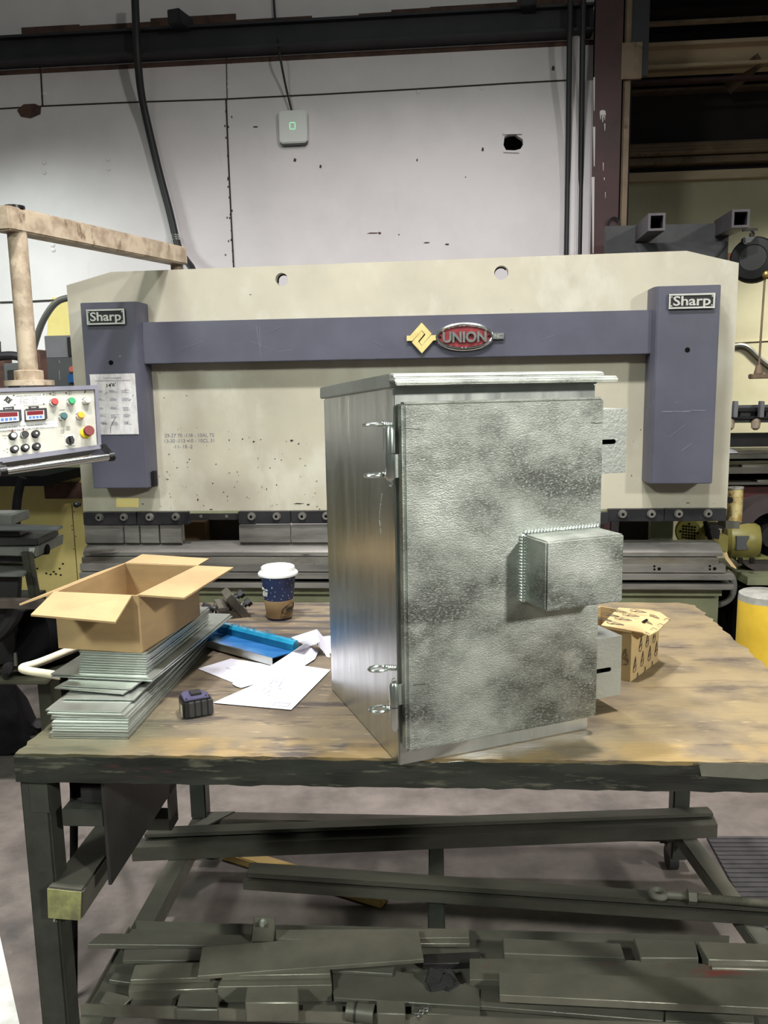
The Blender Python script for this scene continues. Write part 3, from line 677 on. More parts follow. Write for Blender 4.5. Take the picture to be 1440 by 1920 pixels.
# paint chips, hand written marks and scuffs on the ram face
b = ramb; random.seed(11)
for x, y, w, h in [(396, 955, 9, 2), (320, 932, 3, 2), (371, 937, 4, 6), (268, 945, 6, 3), (430, 825, 3, 4), (445, 885, 2, 4), (500, 917, 2, 6), (560, 944, 26, 2.5), (578, 946, 8, 4), (547, 826, 9, 5), (560, 832, 5, 3), (455, 823, 4, 3), (476, 828, 6, 4), (489, 824, 3, 2), (350, 742, 4, 2), (308, 746, 3, 2), (491, 913, 2, 2), (382, 948, 3, 2), (1290, 943, 10, 2), (1152, 960, 4, 4), (1238, 975, 0.1, .1), (352, 876, 2, 2), (300, 700, 6, 1), (470, 552, 5, 1.5), (640, 660, 6, 4)] + [(random.uniform(290, 600), random.uniform(800, 955), random.uniform(1, 4), random.uniform(1, 3)) for _ in range(60)] + [(random.uniform(1140, 1210), random.uniform(800, 940), random.uniform(1, 3), random.uniform(1, 3)) for _ in range(8)]:
    u, z = PR.V(x, y, 0); k = .002
    b.prism([PZ(u - w * k / 2, 0, z - h * k * .2), PZ(u + w * k * .1, 0, z - h * k / 2), PZ(u + w * k / 2, 0, z + h * k * .2), PZ(u - w * k * .2, 0, z + h * k / 2)], -PR.v * .0015)
b.use('ink_grey')
for k, (x, y, t_) in enumerate([(345, 816, '29-27 70 -118 - 10AL 75'), (345, 826, '13-30 -113 -10 - 10CL 31'), (335, 837, '11- 10 -2')]):
    b.text(t_, pt(x + 10, y, 0), PR.u, UP, .018, None, .0012)
b.done('ram_plate', 'ram', pr)
b = MB()
for x, y, dx, dy, w in [(1241, 772, 20, -.5, 3), (1262, 771, 16, 1, 2), (1279, 772, 16, -1.5, 3), (1297, 769, 26, 1, 2.2), (1240, 772, 4, 0, 2), (1281, 668, -3, 1, 1), (1278, 845, 20, -14, 1), (1255, 820, 30, -24, .8)]:
    p, q = pt(x, y, -.1305), pt(x + dx, y + dy, -.1305); b.bar(p, q, w * .0012, .0012, up=PR.v)
for x, y, dx, dy in [(480, 610, 10, 60), (486, 612, 3, 40), (500, 625, 30, -14), (470, 640, 40, 16), (330, 660, 50, -20), (520, 660, 30, -4), (700, 640, 20, 10), (1010, 640, 30, -12)]:
    p, q = pt(x, y, -.0905), pt(x + dx, y + dy, -.0905); b.bar(p, q, .0012, .0012, up=PR.v)
b.done('scratches', 'ink_grey', pr)

# punch clamps and punches under the ram
CV = -.035
def seg(x0, x1, ya, yb, v, d, m_, nm, par=pr, bevel=.0015):
    u0 = PR.V(x0, (ya + yb) / 2, v)[0]; u1 = PR.V(x1, (ya + yb) / 2, v)[0]
    xm = (x0 + x1) / 2
    return MB().fbox(PR, u0, u1, v, v + d, PR.V(xm, yb, v)[1], PR.V(xm, ya, v)[1]).done(nm, m_, par, bevel=bevel), u0, u1
def yb_(x, y): return y - (x - 155) / 1208 * 7.5     # follow the slight slope of the ram's lower edge
def bolt(par, x, y, v, r=.016):
    c = pt(x, y, v)
    MB().cyl(c, c - PR.v * .004, r * 1.25, n=20).cyl(c - PR.v * .004, c - PR.v * .016, r, n=20).done('bolt', 'steel', par)
    MB().cyl(c - PR.v * .0162, c - PR.v * .0166, r * .48, n=6).done('bolt_socket', 'matte_black', par)
for x0, x1, bolts in ((156, 255, (187, 233)), (257, 352, (281, 330)), (447, 544, (472, 519)), (546, 640, (567, 612)), (1141, 1245, (1167, 1221)), (1246, 1362, (1272, 1327))):
    o, *_ = seg(x0, x1, yb_(x0, 961), yb_(x0, 984), CV, .05, 'dark_steel', 'punch_clamp')
    for x in bolts: bolt(o, x, yb_(x, 970), CV)
o, *_ = seg(352, 447, 963, 975, -.01, .05, 'dirty_metal', 'clamp_rail')
for x in (377, 425): c = pt(x, 968, -.01); MB().cyl(c, c - PR.v * .004, .008, n=12).done('bolt', 'steel', o)
seg(640, 1141, 962, 984, CV, .05, 'dark_steel', 'punch_clamp')
u0, _ = PR.V(158, 985, 0); u1, _ = PR.V(1362, 980, 0)
MB().fbox(PR, 0, 3.1, .0, .06, .92, ZB).done('ram_toe', 'bed', pr)
MB().fbox(PR, PR.V(1358, 985, .1)[0], PR.V(1384, 985, .1)[0], .08, .2, PR.V(1370, 990, .1)[1], PR.V(1370, 976, .1)[1]).done('end_block', 'scrap', pr)
def punch(x0, x1, ya, yb):
    v = -.02
    u0, z1 = PR.V(x0, ya, v); u1, z0 = PR.V(x1, yb, v)
    prof = [(v, z1), (v - .004, z0 + .01), (v + .012, z0), (v + .02, z0), (v + .03, z1)]
    MB().prism([PZ(u0, a, z) for a, z in prof], PR.u * (u1 - u0)).done('punch', 'steel', pr)
for x0, x1 in ((158, 232), (233, 262), (263, 299), (300, 341)): punch(x0, x1, 984, 1021)
for x0, x1 in ((448, 545), (546, 640)): punch(x0, x1, 985, 1020)

# die, die rail, bed
def rail(ya, yb, v, m_, nm, d=.1, uL=160, uR=1358):
    """a rail whose front face spans image rows ya..yb at the left end"""
    u0 = PR.V(uL, ya, v)[0]; u1 = PR.V(uR, ya, v)[0]
    za, zb = PR.V(700, ya, v)[1], PR.V(700, yb, v)[1]
    return MB().fbox(PR, u0, u1, v, v + d, zb, za).done(nm, m_, pr, bevel=.002)
zd = PR.V(700, 1022, .0)[1]
u0, u1 = PR.V(162, 1025, -.02)[0], PR.V(1350, 1025, -.02)[0]
zz = lambda y, v: PR.V(1250, y, v)[1]
# V die: top with groove, stepped front
prof = [(-.06, zz(1043, -.06)), (-.06, zz(1036, -.06)), (-.045, zz(1029, -.045)), (-.0, zz(1019, 0)), (.02, zz(1026, 0)), (.04, zz(1019, 0)), (.09, zz(1019, 0)), (.09, zz(1043, -.06))]
MB().prism([PZ(u0, a, z) for a, z in prof], PR.u * (u1 - u0)).done('vee_die', 'steel', pr)
MB().fbox(PR, u0, u1 - .04, -.03, .1, zz(1048, -.03), zz(1042, -.03)).done('die_gap', 'dirty_metal', pr)
MB().fbox(PR, u0 - .004, u1 - .02, -.075, .12, zz(1058, -.075), zz(1046, -.075)).done('die_base', 'bright_steel', pr, bevel=.002)
rl = MB().fbox(PR, u0 - .01, u1 + .01, -.085, .14, zz(1074, -.085), zz(1059, -.085)).done('die_rail', 'steel', pr, bevel=.002)
for x in (528, 535, 628, 1227, 1331):
    b = MB()
    for dx, dy in ((0, -3), (0, 3), (9, 2)):
        c = pt(x + dx, 1066.5 + dy + (640 - x) * .003, -.0855); b.cyl(c, c + PR.v * .002, .0055 if dx == 0 else .008, n=12)
    b.done('rail_holes', 'matte_black', rl)
MB().fbox(PR, u0 - .01, u1 + .045, -.10, .14, zz(1088, -.1), zz(1077, -.1)).done('bed_rail', 'steel', pr, bevel=.002)
MB().fbox(PR, u0 - .0, u1 + .0, -.06, .14, zz(1096, -.06), zz(1088, -.06)).done('bed_gap', 'matte_black', pr)
MB().fbox(PR, u0 - .01, u1 + .045, -.10, .14, zz(1106, -.1), zz(1096, -.1)).done('bed_rail', 'steel', pr, bevel=.002)
ue = PR.V(1347, 1130, 0)[0]
MB().fbox(PR, u0 + .01, ue, -.04, .03, zz(1117, -.04), zz(1106, -.1) ).done('bed_lip', 'bed', pr)
MB().fbox(PR, u0 + .01, ue, 0, .1, 0, zz(1117, 0)).done('bed_plate', 'bed', pr)
# worn ends at the left
b = MB().bar(pt(160, 1034, -.09), pt(215, 1030, -.09), .03, .012).done('end_clamp', 'bright_steel', pr, bevel=.002)
# side frames
for ua in (.20, 2.86):
    MB().prism([PZ(ua, .06, 0), PZ(ua, 1.35, 0), PZ(ua, 1.35, 1.9), PZ(ua, .06, 1.9), PZ(ua, .06, .97), PZ(ua, .5, .97), PZ(ua, .5, .76), PZ(ua, .14, .76)], PR.u * .05).done('side_frame', 'bed', pr)
u0g, _ = PR.V(1220, 995, .25); u1g, _ = PR.V(1262, 995, .25)
MB().fbox(PR, u0g, u1g, .25, .3, .5, 1.1).done('back_gauge_post', 'bed', pr)
# bent pipe at the right end of the bed
pts = [pt(1362, 1072, .05), pt(1372, 1078, .04), pt(1378, 1098, .03), pt(1372, 1122, .03), pt(1352, 1134, .05), pt(1335, 1134, .08)]
MB().tube(pts, .014, 10, smooth=2).done('bent_pipe', 'grey_conduit', pr)
# things seen in the gap
b = MB().fbox(PR, PR.V(346, 1000, .3)[0], PR.V(385, 1000, .3)[0], .3, .5, .6, PR.V(365, 979, .3)[1])
tag(b.done('carton', 'brown_box', yaw=PR.yaw), 'brown carton seen through the left gap between punches', 'box')
b = MB().fbox(PR, PR.V(385, 1000, .38)[0], PR.V(470, 1000, .38)[0], .38, .5, .6, PR.V(365, 976, .3)[1])
tag(b.done('panel', 'dark_brown_box', yaw=PR.yaw), 'dark panel behind the left gap beside the brown carton', 'panel')
b = MB().fbox(PR, PR.V(1160, 1000, .35)[0], PR.V(1219, 1000, .35)[0], .35, .55, .5, PR.V(1190, 976, .35)[1])
tag(b.done('carton', 'dark_brown_box', yaw=PR.yaw), 'dark brown carton seen through the right gap of the press', 'box')

# laminated notice taped to the left housing
nv = -.1325
N_ = [PR.V(x, y, nv) for x, y in ((168, 702), (253, 700), (260.5, 814), (178, 815))]
no = thing('paper_notice', PZ(N_[0][0], nv, N_[3][1]), 'soiled white printed notice taped on the left blue housing', 'notice', yaw=PR.yaw)
b = MB().prism([PZ(u, nv, z) for u, z in N_], -PR.v * .001).use('ink_grey')
def nq(s, t):   # s right, t down
    a = [N_[0][i] + (N_[1][i] - N_[0][i]) * s for i in (0, 1)]; c = [N_[3][i] + (N_[2][i] - N_[3][i]) * s for i in (0, 1)]
    return PZ(a[0] + (c[0] - a[0]) * t, nv - .0012, a[1] + (c[1] - a[1]) * t)
b.text('Second Draw Standards', nq(.5, .065), PR.u, UP, .007, .085, .0005)
random.seed(4)
for t0 in (.105, .118): b.bar(nq(.1, t0), nq(.9, t0), .0012, .0006, up=PR.v)
for cx in (.2, .5, .78):
    for r0 in (.27, .40, .55, .67, .79):
        for k in range(random.choice((3, 4, 5))):
            t0 = r0 + k * .014; b.bar(nq(cx - .1, t0), nq(cx - .1 + random.uniform(.1, .2), t0), .0015, .0006, up=PR.v)
b.use('ink'); b.text("14'6'", nq(.46, .18), (PR.u + UP * .12).normalized(), UP, .017, .045, .0006, bold=.02)
for p in (((.36, .30), (.3, .33)), ((.94, .34), (.92, .38)), ((.88, .42), (.82, .45)), ((.78, .79), (.74, .83)), ((.5, .72), (.38, .86)), ((.38, .86), (.36, .98))): b.bar(nq(*p[0]), nq(*p[1]), .002, .0006, up=PR.v)
b.text('low', nq(.25, .82), PR.u, UP, .006, .022, .0006, bold=.03)
b.done('sheet', 'placard', no)

# ================================================================== hanging control console
AY = 3.0
pc = thing('control_console', at_Y(55, 700, AY), 'control console with buttons hanging from a swing arm left of the press', 'control console')
MB().bar(at_Y(337, 481, 4.12), at_Y(-2, 409, 2.93), .085, .082).done('swing_arm', 'post_paint', pc, bevel=.006)
e0 = at_Y(331, 486, 4.12); MB().cyl(e0, e0 - UP * .12, .03).done('pivot', 'post_paint', pc)
top = at_Y(20, 432, AY); bot = V3((top.x, AY, at_Y(56, 703, AY).z)); top = V3((bot.x, AY, top.z)); cx = at_Y(53, 690, AY).x
bot.x = cx; top.x = cx
tp = V3((cx, AY, at_Y(20, 400, AY).z))
MB().cyl(bot, top, .033, n=28).done('post', 'post_paint', pc)
MB().cyl(tp - UP * .01, tp + UP * .014, .03).cyl(tp + UP * .014, tp + UP * .024, .034).done('cap', 'black', pc)
MB().lathe(bot - UP * .038, UP, [(.085, 0), (.085, .018), (.05, .02), (.05, .052), (.046, .054), (.034, .056)], 32).done('flange', 'post_paint', pc)
# console box: plane through three corners of the face
A_ = at_Y(184, 722, 3.02); B_ = at_Y(190.5, 841, 2.96); C_ = at_Y(0, 728, 2.80)
cn = (B_ - A_).cross(C_ - A_).normalized()
if cn.dot(CAM - A_) < 0: cn = -cn
def cp(x, y, off=0): return on_plane(x, y, A_ + cn * off, cn)
cX = (A_ - cp(0, 728)).normalized(); cY = cn.cross(cX).normalized(); cX2 = (cp(150, 768) - cp(30, 777)).normalized(); cY2 = cn.cross(cX2).normalized()
fr_px = [(-70, 730), (184, 722), (190.5, 841), (-70, 879)]
in_px = [(-70, 737), (178, 730), (184, 834), (-70, 868)]
MB().prism([cp(*p, -.012) for p in fr_px], -cn * .13).done('case', 'panel_frame', pc, bevel=.004)
MB().holed([cp(*p) for p in fr_px], [[cp(*p) for p in in_px]], -cn * .012).done('rim', 'panel_frame', pc)
MB().prism([cp(*p, -.0115) for p in in_px], -cn * .002).done('face_plate', 'panel_face', pc)
FO = -.0114
def patch(px, m_, nm, th=.0012, par=pc): return MB().prism([cp(*p, FO) for p in px], cn * th).done(nm, m_, par)
o = patch([(-30, 742), (23, 740), (24, 762), (-30, 764)], 'white', 'maker_label')
emblem(cp(15, 750, FO + .0013), .0145, .0006, 'ink', o, cX2, cY2, 'logo')
MB().text('UNION', cp(8, 758, FO + .0013), cX2, cY2, .0035, .016, .0004).done('lettering', 'ink', o)
o = patch([(23, 740), (85, 737), (86.5, 758), (25, 762)], 'silver', 'spec_plate')
b = MB(); b.text('PRESS SPECIFICATIONS', cp(54, 741.7, FO + .0013), cX2, cY2, .0045, .083, .0004)
for k, (l, r_) in enumerate((('MODEL', 'U135-10'), ('MAX TONNAGE', '135 TONS'), ('BED LENGTH', '10 FT'), ('MAX PRESSURE', '2,600 LBS'))):
    b.text(l, cp(37, 746.4 + k * 3.3, FO + .0013), cX2, cY2, .003, None, .0004, 'L'); b.text(r_, cp(60, 745.4 + k * 3.3, FO + .0013), cX2, cY2, .003, None, .0004, 'L')
b.done('lettering', 'ink', o)
b = MB()
for p in ((26, 741.5), (82, 740), (28, 759), (82, 757)): b.cyl(cp(*p, FO), cp(*p, FO + .003), .0028, n=10)
b.done('rivets', 'gunmetal', o)
patch([(-30, 764), (44, 760), (46, 793), (-30, 798)], 'white', 'backing_sheet', .0006)
for q in ([(-8, 771), (37, 770), (38.5, 791), (-8, 795)], [(45, 769), (84.5, 767), (86, 787), (46.5, 790)]):
    o = MB().prism([cp(*p, FO) for p in q], cn * .02).done('counter_display', 'black', pc, bevel=.001)
    def lq(s, t): 
        a = [q[0][i] + (q[1][i] - q[0][i]) * s for i in (0, 1)]; c = [q[3][i] + (q[2][i] - q[3][i]) * s for i in (0, 1)]
        return (a[0] + (c[0] - a[0]) * t, a[1] + (c[1] - a[1]) * t)
    R_ = lambda s0, s1, t0, t1: [cp(*lq(s0, t0), FO + .0203), cp(*lq(s1, t0), FO + .0203), cp(*lq(s1, t1), FO + .0203), cp(*lq(s0, t1), FO + .0203)]
    MB().prism(R_(.08, .94, .1, .9), cn * .0006).done('bezel', 'white', o)
    MB().prism([p + cn * .0007 for p in R_(.12, .9, .12, .5)], cn * .0005).done('screen', 'display', o)
    for k in range(4): MB().prism([p + cn * .0007 for p in R_(.2 + k * .17, .33 + k * .17, .58, .82)], cn * .0008).done('key', 'blue_key', o)
o = patch([(5, 764), (26, 762), (26.5, 768), (6, 770)], 'label_black', 'counter_label'); MB().text('BEND STOP', cp(16, 766, FO + .0013), cX2, cY2, .003, .024, .0004).done('lettering', 'white', o)
o = patch([(53, 762), (72.5, 761), (73, 766), (54, 767)], 'label_black', 'counter_label'); MB().text('TIMER', cp(63, 764, FO + .0013), cX2, cY2, .003, .018, .0004).done('lettering', 'white', o)
o = patch([(-60, 801), (106, 789), (107, 801), (-60, 813)], 'white', 'warning_strip')
b = MB(); b.text('IF YOU DO NOT HAVE A KEY FOR THIS RING WITH', cp(102, 794, FO + .0013) - cX2 * .142, cX2, cY2, .0052, .27, .0004); b.text('YOUR NAME ON IT YOU MUST NOT USE THIS MACHINE', cp(104, 799.5, FO + .0013) - cX2 * .148, cX2, cY2, .0052, .285, .0004); b.done('lettering', 'ink', o)
patch([(22.5, 804), (20, 810), (25, 810)], 'dark_red', 'up_arrow', .0016); patch([(41, 803), (46, 803), (43.5, 809)], 'dark_red', 'down_arrow', .0016)
def button(x, y, r, cap, cr=.7, nm='push_button', collar='chrome', h=.022, cap_h=.006):
    c = cp(x, y, FO)
    o = MB().lathe(c, cn, [(r * 1.1, 0), (r * 1.1, h * .3), (r, h * .35), (r, h)], 22).done(nm, collar, pc)
    MB().lathe(c + cn * h, cn, [(r * cr, -.002), (r * cr, cap_h), (r * cr * .9, cap_h + .001)], 22).done('button_cap', cap, o)
    return o
for x, y, cap in ((99, 756, 'red_btn'), (131, 754.5, 'green_btn'), (160, 753, 'cream_btn'), (116, 782.5, 'teal_btn'), (148, 781, 'orange_btn')): button(x, y, .0128, cap, .9)
for x, y, cap, cr in ((23, 818.5, 'white', .72), (44.5, 816, 'black', .95), (65.5, 814.5, 'white', .3), (26, 843, 'white', .5), (46, 840.5, 'white', .5), (67, 838, 'white', .3)):
    button(x, y, .012, cap, cr, collar='label_black' if cr < .9 else 'chrome', h=.02, cap_h=.002)
c = cp(160.5, 811.5, FO)
o = MB().lathe(c, cn, [(.021, 0), (.021, .006), (.016, .008)], 26).done('emergency_stop', 'yellow_plastic', pc)
MB().lathe(c, cn, [(.010, .006), (.010, .026), (.0185, .028), (.0185, .04), (.017, .043)], 26).done('stop_cap', 'dark_red', o)
o = patch([(121, 816), (139.5, 814), (140.5, 834), (122, 836)], 'silver', 'selector_plate', .003)
c = cp(130.5, 826, FO + .003); MB().cyl(c, c + cn * .012, .014, n=20).obox(c + cn * .016 - cY2 * .002, cX2 * .005, cY2 * .013, cn * .012).done('selector_switch', 'black', o)
b = MB(); b.text('START', cp(117, 769, FO + .0004), cX2, cY2, .0042, .019, .0004)
for x, y in ((100, 738.5), (130, 737)):
    b.prism([cp(x - 8, y, FO), cp(x - 5, y - 2.5, FO), cp(x - 5, y + 2.5, FO)], cn * .0006)
    r4 = [cp(x + dx, y + dy, FO + .0006) for dx, dy in ((-3, -3), (4, -3.2), (4, 2.6), (-3, 2.8))]
    b.tube(r4, .0006, 4, closed=True); b.bar(cp(x + .5, y - 3, FO + .0006), cp(x + .5, y + 4, FO + .0006), .001, .001, up=cn)
b.prism([cp(*p, FO) for p in ((160, 732), (162, 731), (160, 734), (162, 734), (157, 739), (158.5, 735.5), (157, 735.5))], cn * .0006)
for x, y in ((128, 803), (117, 809)):
    b.tube([cp(x + dx, y + dy, FO + .0006) for dx, dy in ((-2.5, -3), (3, -3.2), (3, 3), (-2.5, 3.2))], .0006, 4, closed=True); b.bar(cp(x - 1, y - 1, FO + .0006), cp(x + 2, y + 1, FO + .0006), .001, .001, up=cn)
for x, y in ((6, 817), (10, 817), (10, 822), (14, 817), (8, 845), (14, 842), (14, 848)): b.bar(cp(x - 1.5, y, FO + .0006), cp(x + 1.5, y, FO + .0006), .0012, .001, up=cn)
b.done('symbols', 'ink', pc)
# chrome handle bar on two black arms
h0 = cp(207, 856, .055); h1 = cp(-40, 891, .055)
MB().cyl(h0, h1, .0125, n=20).done('handle_bar', 'chrome', pc)
d = (h1 - h0).normalized()
MB().cyl(h0 - d * .012, h0 + d * .006, .017, n=18).prism([cp(187, 834, .0), cp(194, 833, .0), h0 + cY * .012 - d * .004, h0 - cY * .012 - d * .002, cp(189, 842, .0)], -d * .008).done('handle_bracket', 'black', pc)
q = cp(6, 883, .055)
MB().cyl(q - d * .01, q + d * .012, .018, n=18).prism([cp(-3, 866, 0), cp(5, 866, 0), q + cY * .012 + cX * .004, q - cY * .012], d * .01).done('handle_bracket', 'black', pc)
# ================================================================== the workbench
BW, BD = 1.515, 1.03
bt = thing('workbench', TB.P(0, 0, 0), 'heavy steel workbench with stained plywood top and open lower frame', 'workbench', yaw=TB.yaw)
T = TB.P
# plywood top with a slightly chewed outline
random.seed(21)
def jag(a, c, n, amp):
    out = []
    for i in range(n):
        t = i / n; p = a.lerp(c, t); d = (c - a).normalized(); nrm = V3((-d.y, d.x, 0)); out.append(p + nrm * (random.uniform(-amp, amp) if i else 0))
    return out
cs = [T(0, 0, TZ), T(BW, 0, TZ), T(BW, BD - .03, TZ), T(BW - .04, BD, TZ), T(0, BD, TZ)]
edge = jag(cs[0], cs[1], 90, .0025) + jag(cs[1], cs[2], 50, .006) + jag(cs[2], cs[3], 4, .003) + jag(cs[3], cs[4], 40, .003) + jag(cs[4], cs[0], 60, .005)
MB().prism(edge, (0, 0, -.016)).done('plywood_top', 'bench', bt)
MB().fbox(TB, .002, BW, .003, .012, TZ - .052, TZ - .012).done('front_apron', 'glass_wrap', bt, bevel=.003)
b = MB(); random.seed(8)   # torn wrap along the apron
rows = []
n = 70
for j in range(5):
    r = []
    for i in range(n + 1):
        u = BW * i / n
        r.append(T(u, -.0025 - .0022 * abs(math.sin(u * 23 + j)) - random.uniform(0, .0022), TZ - .003 - j * .0122 + random.uniform(-.0015, .0015)))
    rows.append(r)
b.sheet(rows, .001).done('plastic_wrap', 'glass_wrap', bt)
MB().fbox(TB, .0, .04, .012, BD, TZ - .052, TZ - .016).done('side_apron', 'frame_dark', bt)
MB().fbox(TB, BW - .04, BW, .012, BD, TZ - .052, TZ - .016).done('side_apron', 'frame_dark', bt)
MB().fbox(TB, .04, BW - .04, BD - .05, BD - .01, TZ - .052, TZ - .016).done('rear_apron', 'frame_dark', bt)
# torn grey cover strip on the front edge at the right
b = MB(); b.sheet([[T(u, -.006 - .001 * math.sin(u * 30), TZ + .0015) for u in (1.21, 1.3, 1.4, 1.5)], [T(1.215 + k * .096, -.0075, TZ - .022 - .006 * math.sin(k * 2.2)) for k in range(4)]], .001)
b.done('edge_patch', 'scrap_light', bt)
# legs
def leg(u, v, s, z0, z1, m_='frame_dark'): return MB().fbox(TB, u, u + s, v, v + s, z0, z1).done('leg', m_, bt, bevel=.004)
l1 = leg(.001, .003, .052, .0, TZ - .052, 'frame_dark')
MB().fbox(TB, .02, .054, .0015, .003, TZ - .115, TZ - .055).done('primer_patch', 'frame_red', l1)
ub = TB.loc(at_Y(376, 1480, on_z(385, 1530, .2).y))[0] - .03; vb_ = TB.Z(385, 1530, .2)[1] - .02
leg(ub, vb_, .05, .2, TZ - .052); leg(TB.Z(1270, 1540, .2)[0] - .025, vb_, .05, .0 + .09, TZ - .052); leg(BW - .056, .003, .052, .0, TZ - .052)
# lower frame
lz = .2
ur = TB.Z(1270, 1540, lz)[0]
MB().fbox(TB, ub, ur + .02, vb_ - .0, vb_ + .05, lz - .05, lz).done('rear_rail', 'rail', bt, bevel=.003)
MB().fbox(TB, ub, ub + .055, .07, vb_, lz - .05, lz).done('side_rail', 'scrap', bt, bevel=.003)
a0, a1 = on_z(1283, 1560, lz), on_z(1432, 1760, lz)
MB().bar(a0 - UP * .02, a0 + (a1 - a0) * 1.9 - UP * .02, .05, .04).done('side_rail', 'scrap', bt, bevel=.003)
uc = TB.Z(818, 1650, lz)[0]
MB().fbox(TB, uc - .022, uc + .022, .07, vb_, lz - .04, lz - .006).done('centre_rail', 'frame_dark', bt, bevel=.003)
MB().prism([on_z(x, y, lz + .004) for x, y in ((398, 1522), (440, 1521), (385, 1549), (363, 1549))], (0, 0, -.006)).done('corner_gusset', 'scrap', bt)
# casters
def caster(x, y):
    p = on_z(x, y, 0); r = .038
    o = MB().obox(p + UP * .115, TB.u * .05, TB.v * .045, UP * .004).done('caster_plate', 'frame_dark', bt)
    MB().prism([p + UP * .112 - TB.u * .03 + TB.v * .02, p + UP * .112 + TB.u * .03 + TB.v * .02, p + UP * .06 + TB.u * .018 + TB.v * .0, p + UP * .06 - TB.u * .018 + TB.v * .0], -TB.v * .04).done('caster_fork', 'dirty_metal', o)
    MB().cyl(p + UP * r - TB.u * .014, p + UP * r + TB.u * .014, r, n=24).done('caster_wheel', 'rubber', o)
caster(1258, 1627); caster(396, 1607)
# side pocket of the bench: hanging plate, small shelf, stored square bar
xg = TB.Z(186, 1459, TZ - .05)[0]
gz = TB.U(193, 1675, xg)
zlow = gz[1]; v0 = max(gz[0], .014)
v1 = TB.U(336, 1461, xg)
MB().prism([T(xg, v0, TZ - .016), T(xg, v0, zlow), T(xg, BD - .1, zlow), T(xg, BD - .1, TZ - .016)], TB.u * .006).done('hanging_plate', 'dirty_metal', bt)
MB().fbox(TB, .07, xg, v0 + .0, v0 + .04, TB.V(140, 1550, v0)[1], TB.V(140, 1518, v0)[1]).done('shelf_bar', 'frame_dark', bt, bevel=.002)
zs = TB.V(140, 1518, v0)[1]
MB().fbox(TB, .07, xg, v0 + .04, BD - .2, zs - .006, zs).done('pocket_shelf', 'scrap', bt)
MB().fbox(TB, .07, .075, v0 + .04, BD - .2, zs, TZ - .016).done('pocket_side', 'matte_black', bt)
b = MB().fbox(TB, xg - .05, xg - .004, v0 + .02, v0 + .09, zs + .001, zs + .035).fbox(TB, xg - .045, xg - .02, v0 + .03, v0 + .08, zs + .03, zs + .055)
tag(b.done('steel_block', 'dirty_metal', yaw=TB.yaw, bevel=.002), 'dark stepped steel block on the small shelf under the bench top', 'block')
b = MB().tube([T(.085, v0 + .06, zs + .006), T(.10, v0 + .10, zs + .03), T(.085, v0 + .16, zs + .045), T(.12, v0 + .13, zs + .02), T(.10, v0 + .07, zs + .008)], .005, 6, smooth=2)
tag(b.done('wire_scrap', 'zinc'), 'crumpled wire scrap on the small shelf under the bench corner', 'wire')
# the stored square bar
tp0 = [on_plane(x, y, T(0, -.012, 0), TB.v) for x, y in ((87, 1664), (155, 1671), (153, 1727), (89, 1722))]
sb = thing('square_bar', tp0[3], 'thick square steel bar with yellow painted end stored under the left bench corner', 'bar')
MB().prism(tp0, TB.v * .85).done('bar', 'scrap', sb, bevel=.004)
MB().prism([tp0[0].lerp(tp0[2], .03), tp0[1].lerp(tp0[3], .03), tp0[2].lerp(tp0[0], .03), tp0[3].lerp(tp0[1], .03)], -TB.v * .0015).done('painted_end', 'timber_end', sb)
zb_ = min(p.z for p in tp0)
MB().fbox(TB, .03, xg + .006, .35, .4, zb_ - .03, zb_ - .002).fbox(TB, xg - .0, xg + .006, .35, .4, zb_ - .03, zlow + .02).done('bar_hanger', 'frame_dark', bt)

# ================================================================== aluminium enclosure
E_ = EN.P; W_, D_ = .3855, .385
en = thing('aluminium_enclosure', E_(W_ / 2, D_ / 2, TZ), 'tall welded aluminium electrical enclosure with hinged door standing on the bench', 'enclosure', yaw=EN.yaw)
b = MB().prism([E_(0, 0, TZ), E_(0, D_, TZ), E_(0, D_, 1.5226), E_(0, 0, 1.5443)], EN.u * W_)
b.done('body', 'alu_side', en, bevel=.0022)
# sloped roof cap with rolled drip lip
x0, x1 = -.006, W_ + .004
prof = [(0, 1.5443), (-.003, 1.5663), (.004, 1.567), (D_ + .004, 1.546), (D_ + .006, 1.5226)]
MB().prism([E_(x0, a, z) for a, z in prof], EN.u * (x1 - x0)).done('roof_cap', 'alu', en, bevel=.0018)
up_ = [(.002, 1.5665), (-.010, 1.565), (-.0135, 1.561), (-.012, 1.5545), (0.0, 1.554)]
MB().prism([E_(-.003, a, z) for a, z in up_], EN.u * (W_ + .012)).done('roof_fold', 'door_alu', en, bevel=.0015)
lp = [(.0, 1.5585), (-.031, 1.5580), (-.0355, 1.555), (-.0365, 1.549), (-.034, 1.547), (-.0325, 1.5525), (-.0, 1.5535)]
lu0, lu1 = -.010, .4065
MB().prism([E_(lu0, a, z) for a, z in lp], EN.u * (lu1 - lu0)).done('drip_lip', 'door_alu', en, bevel=.002)
# door
dl, dr_, dz0, dz1, dt = .0045, .3868, .9335, 1.5215, .0265
door = MB().fbox(EN, dl, dr_, -dt, -.002, dz0, dz1).done('door', 'door_alu', en, bevel=.005, seg=3)
# welded box on the door with its bead
jl, jr, jz0, jz1 = .2255, .3795, 1.1731, 1.2915
jb = MB().fbox(EN, jl, jr, -dt - .0736, -dt + .001, jz0, jz1).done('latch_box', 'door_alu', en, bevel=.003)
b = MB(); n = 24
for i in range(n):
    u = jl + (jr - jl) * (i + .5) / n; b.ball(E_(u, -dt - .001, jz1 + .001), .0072, .6, 1, 1, EN.u, EN.v, UP)
n = 22
for i in range(n):
    z = jz0 + (jz1 - jz0) * (i + .5) / n; b.ball(E_(jl - .001, -dt - .001, z), .0072, 1, 1, .6, EN.u, EN.v, UP)
b.done('weld_bead', 'zinc', jb)
